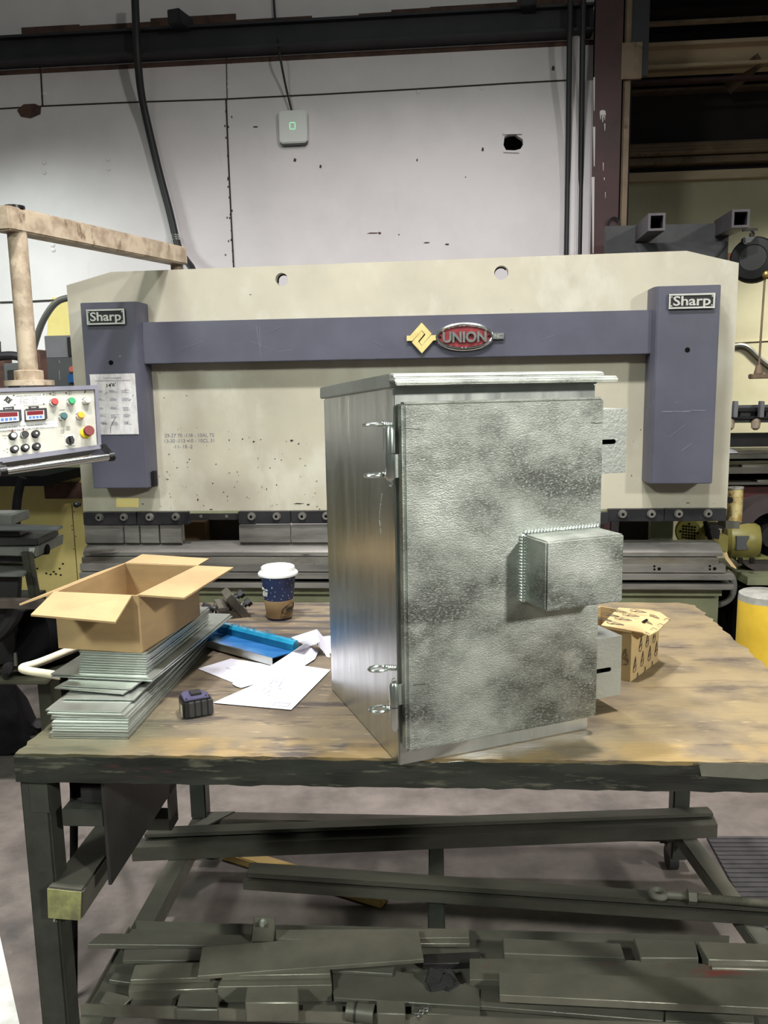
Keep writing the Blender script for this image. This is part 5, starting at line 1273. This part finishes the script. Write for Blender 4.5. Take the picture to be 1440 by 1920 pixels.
# bolted tab
p = [on_plane(x, y, on_z(*a4(270, 935), LZ + .05), TB.v) for x, y in (a4(218, 806), a4(336, 808), a4(326, 940), a4(200, 940))]
tb_ = thing('bolted_tab', p[3], 'upright steel tab with a hex bolt behind the diagonal plate', 'bracket')
MB().prism(p, TB.v * .008).done('tab', 'scrap_light', tb_, bevel=.002)
c = on_plane(*a4(269, 828), p[0], TB.v); MB().cyl(c, c - TB.v * .003, .0085, n=20).cyl(c - TB.v * .003, c - TB.v * .012, .0065, n=6).done('hex_bolt', 'zinc', tb_)
off([a3(1135, 1186), a4(1105, 870), a4(1137, 1032), a3(1110, 1350)], .068, .010, 'scrap_light', 'large flat plate lying diagonally over the middle of the tray', 'flat_plate')
off([a3(700, 1198), a3(1150, 1196), a3(1140, 1262), a3(690, 1262)], .040, .010, 'scrap', 'flat bar tucked under the long left bar in the tray', 'flat_bar')
off([a3(760, 1285), a3(1180, 1268), a3(1180, 1358), a3(732, 1372)], .052, .012, 'scrap_light', 'light chamfered bar left of the diagonal plate', 'flat_bar', extra=[([a3(732, 1374), a3(1235, 1360), a3(1235, 1420), a3(722, 1436)], .038, .03)])
off([a4(50, 1082), a4(630, 1072), a4(632, 1112), a4(45, 1122)], .062, .012, 'scrap_light', 'stepped profile piece in front of the diagonal plate', 'profile_piece', extra=[([a4(45, 1122), a4(636, 1112), a4(640, 1172), a4(22, 1182)], .048, .04)])
off([a4(182, 1180), a4(460, 1180), a4(458, 1268), a4(172, 1268)], .066, .045, 'scrap_light', 'bright square block near the front lip of the tray', 'steel_block', .002)
off([a3(600, 1432), a3(745, 1468), a3(690, 1522), a3(558, 1498)], .024, .004, 'scrap_light', 'small bent plate near the left front of the tray', 'small_plate')
off([a3(640, 1330), a3(760, 1345), a3(745, 1390), a3(612, 1372)], .020, .010, 'scrap', 'short dark offcut under the chamfered bar, left side', 'steel_offcut')
off([a3(1012, 1446), a3(1232, 1438), a3(1226, 1540), a3(988, 1540)], .03, .024, 'scrap', 'short square block beside the small bent plate', 'steel_block', .002)
off([a3(740, 1462), a3(1000, 1462), a3(985, 1520), a3(730, 1520)], .016, .006, 'scrap', 'low plate between the bent plate and the short block', 'small_plate')
off([a5(205, 790), a5(752, 815), a5(776, 884), a5(210, 862)], .052, .045, 'scrap', 'flat block at the back of the tray, left of three', 'steel_block', .002)
off([a5(815, 790), a5(1100, 804), a5(1117, 884), a5(846, 884)], .052, .045, 'scrap', 'flat block at the back of the tray, middle of three', 'steel_block', .002)
off([a5(1110, 806), a5(1480, 818), a5(1480, 900), a5(1165, 892)], .058, .045, 'scrap_light', 'grooved block at the back of the tray by the right rail', 'steel_block', .002, extra=[([a5(1165, 893), a5(1480, 900), a5(1480, 938), a5(1178, 932)], .045, .04)])
off([a5(50, 886), a5(700, 888), a5(1130, 910), a5(1480, 955), a5(1480, 1010), a5(50, 985)], .040, .036, 'scrap_red', 'wide bar with red paint stain across the right of the tray', 'flat_bar')
off([a5(186, 950), a5(1480, 985), a5(1480, 1120), a5(190, 1056)], .066, .018, 'scrap_light', 'broad plate with bright front edge at the right of the tray', 'flat_plate')
off([a4(640, 1108), a4(980, 1095), a4(1160, 1120), a4(1440, 1190), a4(1440, 1290), a4(650, 1240)], .030, .012, 'scrap', 'dusty flat plate in the middle front of the tray', 'flat_plate')
off([a4(640, 1082), a4(975, 1062), a4(968, 1112), a4(640, 1092)], .040, .008, 'scrap', 'thin wedge strip under the end of the diagonal plate', 'steel_strip')
off([a4(1140, 1005), a4(1440, 990), a4(1440, 1050), a4(1130, 1058)], .022, .016, 'dirty_metal', 'dark offcut behind the crumpled rubber lump', 'steel_offcut')
off([a5(20, 1000), a5(186, 990), a5(190, 1075), a5(960, 1130), a5(955, 1178), a5(0, 1100)], .026, .010, 'scrap', 'long low plate in front of the broad plate', 'flat_plate')
off([a5(962, 1130), a5(1370, 1150), a5(1375, 1190), a5(962, 1178)], .030, .010, 'scrap', 'short low plate at the right front of the tray', 'flat_plate')
off([a4(880, 1250), a4(1035, 1256), a4(1038, 1330), a4(885, 1325)], .042, .034, 'scrap_red', 'small block with faded red paint by the front lip', 'steel_block', .002)
off([a4(1070, 1285), a4(1440, 1310), a4(1440, 1345), a4(1070, 1322)], .028, .020, 'scrap', 'narrow bar right of the small red block', 'flat_bar')
off([a4(480, 1275), a4(700, 1280), a4(700, 1320), a4(482, 1318)], .022, .016, 'scrap', 'low strip right of the bright square block', 'steel_strip')
c0 = on_z(*a4(722, 1312), LZ + .024); c1 = on_z(*a4(868, 1330), LZ + .024)
cy = thing('steel_cylinder', c0, 'round steel cylinder lying left of the small red block', 'cylinder')
MB().cyl(c0, c1, .019, n=20).done('barrel', 'scrap', cy); d = (c1 - c0).normalized(); MB().cyl(c0 + d * .018, c0 + d * .022, .0205, n=20).done('band', 'dirty_metal', cy)
b = MB(); random.seed(9); c = on_z(*a4(1260, 1150), LZ + .03)
for k in range(6):
    q = c + V3((random.uniform(-.03, .035), random.uniform(-.02, .02), random.uniform(-.004, .012)))
    X = V3((random.uniform(-1, 1), random.uniform(-1, 1), .2)).normalized(); Y = UP.cross(X).normalized(); b.obox(q, X * random.uniform(.015, .032), Y * random.uniform(.01, .02), X.cross(Y) * random.uniform(.006, .013))
tag(b.done('rubber_lump', 'rubber', bevel=.003), 'crumpled dark lump of rubber among the offcuts', 'scrap')
b = MB(); 
for k in range(7):
    c = on_z(*a4(1085 + k * 12, 1340 - k * 7), LZ + .036); b.tube([c + (TB.u if k % 2 else UP) * .006 * math.cos(t) + TB.v * .004 * math.sin(t) for t in [2 * math.pi * i / 12 for i in range(12)]], .0016, 6, closed=True)
tag(b.done('chain', 'zinc'), 'short bit of bright chain near the front lip of the tray', 'chain')

# ================================================================== floor things
mp = [on_z(x, y, .012) for x, y in ((1325, 1568), (1520, 1568), (1620, 1790), (1445, 1790))]
mt = thing('floor_mat', mp[0], 'ridged grey rubber floor mat right of the bench frame', 'mat')
MB().prism(mp, (0, 0, -.011)).done('mat', 'mat_rubber', mt)
b = MB()
for k in range(24):
    t = (k + .5) / 24; b.bar(mp[0].lerp(mp[3], t), mp[1].lerp(mp[2], t), .012, .007)
b.done('ridges', 'mat_rubber', mt)
b = MB().prism([on_z(x, y, .002) for x, y in ((-60, 1720), (-8, 1720), (40, 1935), (-60, 1935))], (0, 0, -.0015))
tag(b.done('floor_stripe', 'line_white'), 'white painted stripe on the floor at the lower left', 'floor marking')
b = MB().prism([on_z(x, y, .002) for x, y in ((1408, 1476), (1500, 1474), (1500, 1486), (1438, 1486))], (0, 0, -.0015))
tag(b.done('floor_stripe', 'tarnish_yellow'), 'worn yellow floor stripe glimpsed under the right of the bench', 'floor marking')
# bollard
bo0 = V3((at_Y(1432, 1150, 3.0).x, 3.0, 0)); zt2 = at_Y(1432, 1124, 2.9).z; rB = (at_Y(1432, 1150, 3.0).x - at_Y(1386, 1150, 3.0).x)
bl = thing('yellow_bollard', bo0, 'chipped yellow round bollard with worn grey top at the right edge', 'bollard')
MB().cyl(bo0, bo0 + UP * (zt2 - .03), rB, n=40).done('post', 'yellow_paint', bl)
MB().lathe(bo0, UP, [(rB, zt2 - .03), (rB * .98, zt2 - .005), (rB * .9, zt2), (.001, zt2 + .004)], 40).done('worn_top', 'post_top', bl)

# ================================================================== machine at right of the press
MY = 4.6
def aY(x, y, d=0): return at_Y(x, y, MY + d)
gm = thing('belt_guard_machine', V3((aY(1440, 1100).x, MY, 0)), 'dark machine with a big round brown belt guard behind the bollard', 'machine')
c = aY(1447, 1005, -.1); r = (c - aY(1375, 1005, -.1)).length
rg = ring(c, V3((1, 0, 0)), UP, r, 48)
MB().holed(rg, [ring(c, V3((1, 0, 0)), UP, r * .62, 40)], V3((0, .16, 0))).done('belt_guard', 'wheel', gm)
MB().prism(ring(c + V3((0, .1, 0)), V3((1, 0, 0)), UP, r * .62, 40), V3((0, .05, 0))).done('guard_back', 'matte_black', gm)
MB().cyl(c + V3((0, -.02, 0)), c + V3((0, .12, 0)), r * .3, n=30).done('pulley', 'dirty_metal', gm)
pA, pB = aY(1366, 1064), aY(1500, 1064)
MB().bar(pA - UP * .02, pB - UP * .02, .5, .045).done('motor_plate', 'bed', gm)
MB().bar(aY(1382, 1100, .1), V3((aY(1382, 1100, .1).x, MY + .1, 0)), .06, .06, up=(0, 1, 0)).done('leg', 'matte_black', gm)
MB().obox(aY(1420, 1120, .35), V3((.18, 0, 0)), V3((0, .06, 0)), UP * .18).done('base_panel', 'matte_black', gm)
MB().obox(V3((aY(1400, 1100).x, MY + .3, aY(1400, 1090, .3).z * .5)), V3((.05, 0, 0)), V3((0, .1, 0)), UP * aY(1400, 1090, .3).z * .5).done('leg', 'matte_black', gm)
b = MB()
for x in (1388, 1410): b.cyl(aY(x, 1056, -.2), aY(x, 1046, -.2), .014, n=6)
b.done('adjuster_bolts', 'dirty_metal', gm)
mo = thing('electric_motor', aY(1388, 1044, -.05), 'yellow electric motor with dark name plate beside the press end', 'motor')
c0 = aY(1369, 1012, -.05); axm = V3((1, -.25, .02)).normalized(); c0 = aY(1378, 1012, -.05)
MB().lathe(c0, axm, [(.085, -.05), (.105, -.03), (.108, .0), (.108, .06), (.10, .1), (.085, .125), (.04, .135)], 36).done('motor_body', 'motor', mo)
MB().obox(aY(1400, 1042, -.05), V3((.09, 0, 0)), V3((0, .07, 0)), UP * .008).done('foot', 'motor_green', mo)
q = [aY(x, y, -.165) for x, y in ((1382, 1006), (1405, 1005), (1404, 1030), (1381, 1031))]
MB().prism(q, V3((0, .03, 0))).done('name_plate', 'grey_box_dark', mo)
q = [aY(x, y, -.16) for x, y in ((1337, 1005), (1366, 1004), (1365, 1036), (1350, 1034), (1337, 1012))]
MB().prism(q, V3((0, .09, 0))).done('terminal_box', 'motor', mo, bevel=.004)
m2 = thing('fan_motor', pv(1300, 1015, .75), 'second yellow motor with round vent grille seen under the ram', 'motor')
c0 = pv(1292, 998, .7); axm = (PR.u * .75 + PR.v).normalized()
MB().lathe(c0, axm, [(.07, 0), (.085, .012), (.088, .03), (.088, .2), (.07, .22)], 32).done('motor_body', 'motor', m2)
b = MB(); x_, y_ = perp(axm)
for i in range(-3, 4):
    for j in range(-3, 4):
        if i * i + j * j < 10: q = c0 - axm * .001 + x_ * i * .016 + y_ * j * .016; b.cyl(q, q - axm * .002, .0062, n=8)
b.done('vent_grille', 'matte_black', m2)
b = MB().tube([pv(1322, 978, .5), pv(1328, 1000, .5), pv(1333, 1016, .5)], .012, 8)
tag(b.done('dark_rod', 'matte_black'), 'dark slanted rod between the two yellow motors', 'rod')
b = MB().bar(pv(1325, 985, .65), pv(1350, 985, .65), .1, .02).bar(pv(1327, 998, .6), pv(1345, 1000, .6), .08, .05)
tag(b.done('gear_bracket', 'dirty_metal'), 'dirty bracket under the end of the ram beside the motors', 'bracket')
# stained cylinder beside the ram end
cy0 = pv(1376, 978, .12)
cn_ = thing('stained_cylinder', cy0, 'stained cream cylinder mounted at the right end of the ram', 'cylinder')
MB().cyl(cy0, pv(1379, 916, .12), .036, n=28).done('barrel', 'rusty_can', cn_)
MB().cyl(pv(1379, 916, .12), pv(1379, 913.5, .12), .038, n=28).cyl(pv(1380, 913.5, .12), pv(1380, 912, .12), .012).done('lid', 'post_top', cn_)
c = pv(1366, 937, .07); MB().cyl(c, c - PR.v * .02, .015, n=16).done('knob', 'black', cn_)
b = MB().sheet([[pv(1357, 1038, -.03), pv(1362, 1034, .0)], [pv(1360, 1048, -.06), pv(1366, 1046, -.03)], [pv(1371, 1062, -.09), pv(1375, 1058, -.06)], [pv(1380, 1067, -.1), pv(1381, 1066, -.09)]], .0015)
tag(b.done('paper_strip', 'kraft'), 'curled tan strip hanging off the right end of the press die', 'strip')

# ================================================================== left background
YP = 1.15
yp = thing('mustard_partition', pv(80, 1100, YP), 'mustard yellow painted steel partition behind the left machine', 'partition', yaw=PR.yaw)
u0 = PR.V(-260, 1000, YP)[0]; u1 = PR.V(158, 1000, YP)[0]
MB().fbox(PR, u0, u1 + .15, YP, YP + .03, 0, PR.V(60, 882, YP)[1]).done('panel', 'mustard', yp)
us = PR.V(139, 1000, YP)[0]
b = MB(); b.fbox(PR, us - .002, us + .002, YP - .0015, YP, .2, PR.V(136, 945, YP)[1])
random.seed(6)
for k in range(14):
    z = random.uniform(.5, 1.05); uu = us + random.choice((-.01, .01)); b.fbox(PR, uu - .003, uu + .003, YP - .002, YP, z, z + .006)
for x, y in ((87, 1075), (95, 1077), (101, 1072), (105, 1076), (114, 1078), (112, 1066), (118, 1057), (70, 1066), (111, 1005), (91, 1013)):
    u, z = PR.V(x, y, YP); b.prism(ring(PR.P(u, YP, z), PR.u, UP, .008, 8, .006), -PR.v * .002)
b.done('seam_and_holes', 'label_black', yp)
b = MB().fbox(PR, u0, u1 + .02, YP - .5, YP - .002, PR.V(60, 904, YP - .3)[1], PR.V(60, 886, YP - .3)[1])
tag(b.done('black_ledge', 'matte_black', yaw=PR.yaw), 'black horizontal ledge above the mustard partition', 'ledge')
b = MB().fbox(PR, u0, u1 + .1, YP + .02, YP + .05, PR.V(60, 884, YP)[1], PR.V(60, 718, YP + .1)[1])
tag(b.done('cream_panel', 'bed', yaw=PR.yaw), 'green grey panel behind the control console', 'panel')
b = MB().fbox(PR, PR.V(80, 920, YP - .05)[0], PR.V(152, 920, YP - .05)[0], YP - .03, YP - .002, PR.V(100, 934, YP)[1], PR.V(100, 905, YP)[1])
tag(b.done('brown_block', 'rust', yaw=PR.yaw), 'brown block under the black ledge left of the press', 'block')
# electrical boxes on the press's left side and yellow wall patch
GV = .35
eb = thing('electrical_cabinet', pv(110, 718, GV), 'grey electrical cabinet pair fixed left of the press frame', 'electrical box', yaw=PR.yaw)
def gbox(x0, x1, ya, yb, v, d, m_, nm, par): return MB().fbox(PR, PR.V(x0, (ya + yb) / 2, v)[0], PR.V(x1, (ya + yb) / 2, v)[0], v, v + d, PR.V((x0 + x1) / 2, yb, v)[1], PR.V((x0 + x1) / 2, ya, v)[1]).done(nm, m_, par, bevel=.003)
gbox(84, 145, 629, 671, GV, .15, 'grey_box', 'upper_box', eb)
gbox(83, 145, 671, 745, GV - .03, .2, 'grey_box_dark', 'lower_box', eb)
gbox(126, 134, 632, 668, GV - .012, .012, 'dirty_metal', 'hinge_strip', eb)
gbox(127, 140, 702, 718, GV - .05, .02, 'blue_label', 'blue_switch', eb)
c = pv(134, 692, GV - .05); MB().cyl(c + PR.v * .02, c, .014).done('salmon_lamp', 'red_label', eb)
b = MB()
for y0, y1 in ((675, 681), (694, 712)): b.bar(pv(111, y0, GV - .031), pv(112, y1, GV - .031), .003, .001, up=PR.v)
b.done('scratches', 'silver', eb)
b = MB().prism([pv(x, y, WV - .001) for x, y in ((98, 558), (130, 556), (150, 700), (88, 715), (88, 640), (90, 596), (94, 590), (91, 578))], -PR.v * .003)
tag(b.done('yellow_wall_patch', 'mustard'), 'mustard paint patch on the wall left of the press', 'paint patch')
pts = [pv(x, y, .6) for x, y in ((150, 558), (126, 558), (104, 566), (84, 594), (72, 622), (60, 665), (52, 720))]
tag(MB().tube(pts, .018, 10, smooth=2).done('grey_conduit', 'grey_conduit'), 'grey conduit arching from the press top behind the console post', 'conduit')
pts = [at_Y(x, y, 3.7) for x, y in ((-30, 672), (0, 668), (25, 666), (48, 672), (60, 690), (64, 715))]
tag(MB().tube(pts, .02, 10, smooth=2).done('black_hose', 'conduit'), 'black hose entering from the left edge behind the console post', 'hose')
cb_ = thing('grey_case', at_Y(25, 720, 3.6), 'dark grey moulded case behind the console post', 'case')
q = [at_Y(x, y, 3.6) for x, y in ((5, 681), (44, 680), (46, 740), (10, 740))]
MB().prism(q, V3((0, .15, 0))).done('shell', 'grey_box_dark', cb_, bevel=.006)
q = [at_Y(x, y, 3.59) for x, y in ((13, 694), (34, 693), (36, 735), (16, 735))]
MB().prism(q, V3((0, .01, 0))).done('recess', 'dirty_metal', cb_, bevel=.002)
b = MB().obox(at_Y(6, 705, 3.9), V3((.03, 0, 0)), V3((0, .04, 0)), UP * .09).obox(at_Y(74, 705, 3.9), V3((.025, 0, 0)), V3((0, .04, 0)), UP * .12)
tag(b.done('brown_boards', 'rust'), 'brown boards showing behind the dark grey case', 'board')

# left machine
LY = 3.05
def lY(x, y, d=0): return at_Y(x, y, LY + d)
lm = thing('folding_machine', V3((lY(-40, 1200).x, LY, 0)), 'old grey folding machine cut off by the left edge', 'machine')
def qb(px, d0, dep, m_, nm, bevel=.003, th=None):
    return MB().prism([lY(x, y, d0) for x, y in px], V3((0, dep, 0))).done(nm, m_, lm, bevel=bevel)
qb([(-60, 984), (98, 989), (109, 989), (109, 995), (-60, 996)], -.05, .05, 'grey_box_dark', 'arm_bar')
qb([(-60, 968), (24, 967), (24, 984), (-60, 984)], .0, .15, 'grey_machine', 'upper_block')
qb([(-60, 997), (36, 998), (38, 1005), (-60, 1007)], .0, .12, 'dirty_metal', 'gap_bar')
qb([(-60, 1008), (70, 1010), (72, 1022), (-60, 1025)], -.02, .2, 'dirty_metal', 'clamp_beam')
qb([(-60, 1026), (60, 1026), (72, 1024), (70, 1044), (-60, 1040)], -.03, .25, 'grey_machine', 'clamp_jaw')
MB().cyl(lY(66, 1031, .05), lY(90, 1030, .05), .02, n=24).done('shaft_end', 'matte_black', lm)
q = [lY(x, y, -.034) for x, y in ((55, 1027), (66, 1027), (63, 1038), (53, 1038))]; MB().prism(q, V3((0, .002, 0))).done('tag_plate', 'silver', lm)
qb([(-60, 1041), (45, 1042), (50, 1056), (-60, 1056)], .03, .2, 'dirty_metal', 'lower_beam')
t = [lY(-60, 1055, .12), lY(61, 1056, .12), lY(45, 1076, -.1), lY(-60, 1076, -.1)]
MB().prism(t, (0, 0, -.012)).done('table_plate', 'grey_machine', lm, bevel=.002)
for x in (44, 50, 57): MB().bar(lY(x, 1035, -.04), V3((lY(x, 1035, -.04).x, LY - .0, lY(x, 1135, -.04).z)), .012, .016, up=(0, 1, 0)).done('cover_rod', 'olive_dark', lm)
qb([(-60, 1076), (36, 1077), (34, 1125), (20, 1140), (-60, 1140)], -.05, .03, 'dirty_metal', 'side_cover')
MB().bar(lY(-60, 1128, -.15), lY(150, 1135, -.15), .04, .03).done('tie_bar', 'rail', lm)
qb([(-60, 1142), (28, 1142), (30, 1240), (-60, 1260)], .02, .3, 'dirty_metal', 'body')
c = lY(66, 1200, .0); MB().cyl(lY(58, 1197, .02), lY(160, 1200, .25), .105, n=36).done('motor_drum', 'matte_black', lm)
MB().lathe(lY(55, 1197, .0), (lY(160, 1200, .25) - lY(58, 1197, .02)), [(.11, 0), (.116, .01), (.116, .03), (.11, .035)], 36).done('drum_rim', 'matte_black', lm)
MB().tube([lY(-20, 1200, -.05), lY(5, 1185, -.05), lY(24, 1160, -.05), lY(34, 1138, -.05)], .03, 10, smooth=2).done('hose', 'conduit', lm)
MB().lathe(lY(18, 1250, -.1), V3((0, -1, 0)), [(.02, 0), (.02, .02), (.008, .022)], 18).bar(lY(8, 1262, -.08), lY(30, 1240, -.08), .03, .02).done('pivot_lug', 'dirty_metal', lm)
MB().bar(lY(29, 1224, -.1), lY(30, 1248, -.1), .01, .01, up=(0, 1, 0)).done('pin', 'scrap', lm)
qb([(-60, 1277), (86, 1277), (88, 1284), (-60, 1284)], -.12, .4, 'olive_dark', 'base_beam')
MB().fbox(Frame(lY(70, 1280).x, LY, 0), 0, .05, 0, .1, 0, lY(70, 1280).z).done('leg', 'olive_dark', lm)
# bent black pipe in front of the partition
pts = [at_Y(x, y, 3.4) for x, y in ((42, 895), (36, 915), (31, 945), (30, 985))]
tag(MB().tube(pts, .018, 10, smooth=2).done('black_hose', 'matte_black'), 'black hose bending down in front of the mustard partition', 'hose')
# bent cream handle of a cart standing left of the bench
ch = thing('cart_handle', at_Y(60, 1250, 2.2), 'bent cream tube handle of a cart sticking out beside the plate stack', 'handle')
z = .93
hp = [on_z(150, 1212, z - .02), on_z(126, 1221, z - .02), on_z(70, 1244, z - .02), on_z(45, 1250, z - .02), on_z(40, 1254, z - .02), on_z(52, 1258, z - .02), on_z(100, 1265, z - .02)]
hp += [on_z(118, 1268, z - .02)]
b = MB().tube(hp, .0095, 12, smooth=2).done('handle_tube', 'cream_pipe', ch)
pA = hp[0]
MB().tube([hp[0], hp[0] + V3((.04, .1, -.04)), hp[0] + V3((-.2, .6, -.5)), V3((hp[0].x - .2, hp[0].y + .6, .0))], .0095, 10, smooth=1).tube([hp[-1], hp[-1] + V3((-.02, .08, -.2)), V3((hp[-1].x - .09, hp[-1].y + .12, 0))], .0095, 10).done('upright', 'matte_black', ch)
# dark bundle and rods on the floor at the left
b = MB(); random.seed(14)
rows = []
for j in range(7):
    r = []
    for i in range(9):
        x = -70 + i * 17 + random.uniform(-3, 3); y = 1292 + j * 11
        q = on_z(x, y + 60, 0); h = .34 * (1 - (j / 6) ** 1.3) * (1 - (i / 8) ** 3) + random.uniform(-.015, .015)
        r.append(V3((q.x, q.y + .0, max(.004, h))))
    rows.append(r)
b.sheet(rows, .01); tag(b.done('dark_cloth', 'cloth'), 'dark crumpled cloth heap on the floor at the left edge', 'cloth')
for (pa_, pb_, lab) in (((-20, 1388, .03), (75, 1352, .03), 'upper dark steel rod on the floor left of the bench'), ((-20, 1402, .02), (70, 1384, .02), 'lower dark steel rod on the floor left of the bench')):
    tag(MB().cyl(on_z(*pa_), on_z(*pb_), .016, n=14).done('steel_rod', 'dirty_metal'), lab, 'rod')
b = MB().bar(on_z(55, 1366, .03), on_z(88, 1352, .03), .05, .03).cyl(on_z(72, 1362, .06), on_z(72, 1358, .075), .02, n=14)
tag(b.done('jaw_block', 'dirty_metal'), 'small dark jaw shaped block on the floor beside the bench corner', 'block')

# ================================================================== light
def area(name, loc, sx, sy, power, color, spread=2.6, target=None):
    l = bpy.data.lights.new(name, 'AREA'); l.shape = 'RECTANGLE'; l.size = sx; l.size_y = sy; l.energy = power; l.color = color; l.spread = spread
    o = bpy.data.objects.new(name, l); COL.objects.link(o); o.location = loc
    if target is not None:
        d = (V3(target) - V3(loc)); o.rotation_euler = d.to_track_quat('-Z', 'Y').to_euler()
    return o
area('high_bay_or_fill_lamp', (-.65, 1.4, 5.0), .22, .22, 150, (1, .98, .96), 2.42)
area('high_bay_or_fill_lamp', (.75, 1.4, 5.0), .22, .22, 150, (1, .98, .94), 2.42)
area('high_bay_or_fill_lamp', (.1, 3.0, 5.0), .3, .3, 46, (1, .96, .99), 2.0)
area('high_bay_or_fill_lamp', (5.0, -3.2, 4.2), .5, .5, 62, (1, 1, .93), 1.1, (.2, 2.2, .6))
area('high_bay_or_fill_lamp', (-3.4, -2.6, 4.6), .7, .5, 46, (.90, 1, .90), 1.2, (0, 2.2, .6))  # greenish fill light added from the left, no fixture behind it
area('wall_fill_light', (-3.3, 4.4, 3.3), .5, .3, 13, (.88, 1, .91), 1.35, (-1.75, 5.9, 1.25))  # added unseen light, brightens the lower left of the wall
area('bay_fill_light', (3.7, 5.2, 3.0), .4, .4, 20, (1, .99, .86), 1.35, (3.1, 7.0, .7))  # out-of-view light added to lift the lower bay wall
w = bpy.data.worlds.new('shop_air'); SC.world = w; w.use_nodes = True
bg = w.node_tree.nodes['Background']; bg.inputs[0].default_value = (.41, .46, .41, 1); bg.inputs[1].default_value = .26

SC.view_settings.view_transform = 'Standard'; SC.view_settings.look = 'None'; SC.view_settings.gamma = 1
SC.view_settings.use_curve_mapping = False; SC.view_settings.exposure = -.22
GROUPS = {'flat_bar': 'steel offcuts in the scrap tray', 'flat_plate': 'steel offcuts in the scrap tray', 'steel_block': 'steel offcuts in the scrap tray', 'small_plate': 'steel offcuts in the scrap tray',
          'steel_strip': 'steel offcuts in the scrap tray', 'steel_offcut': 'steel offcuts in the scrap tray', 'profile_piece': 'steel offcuts in the scrap tray', 'conduit': 'pipes beside the red column',
          'purlin': 'purlins and rails of the bay', 'paper_drawing': 'drawing sheets on the bench', 'stepped_die_bar': 'die bars on the lower frame', 'clamp_block': 'clamp blocks on the bench',
          'tube_stub': 'tube stubs on the wall girder', 'steel_rod': 'steel rods on the floor', 'floor_stripe': 'painted floor stripes'}
for o in bpy.data.objects:
    g = GROUPS.get(o.name.split('.')[0])
    if g and o.parent is None and 'label' in o and 'shelf' not in o['label'] and 'rack' not in o['label']: o['group'] = g
    for k in ('_org', '_yaw'):
        if k in o: del o[k]
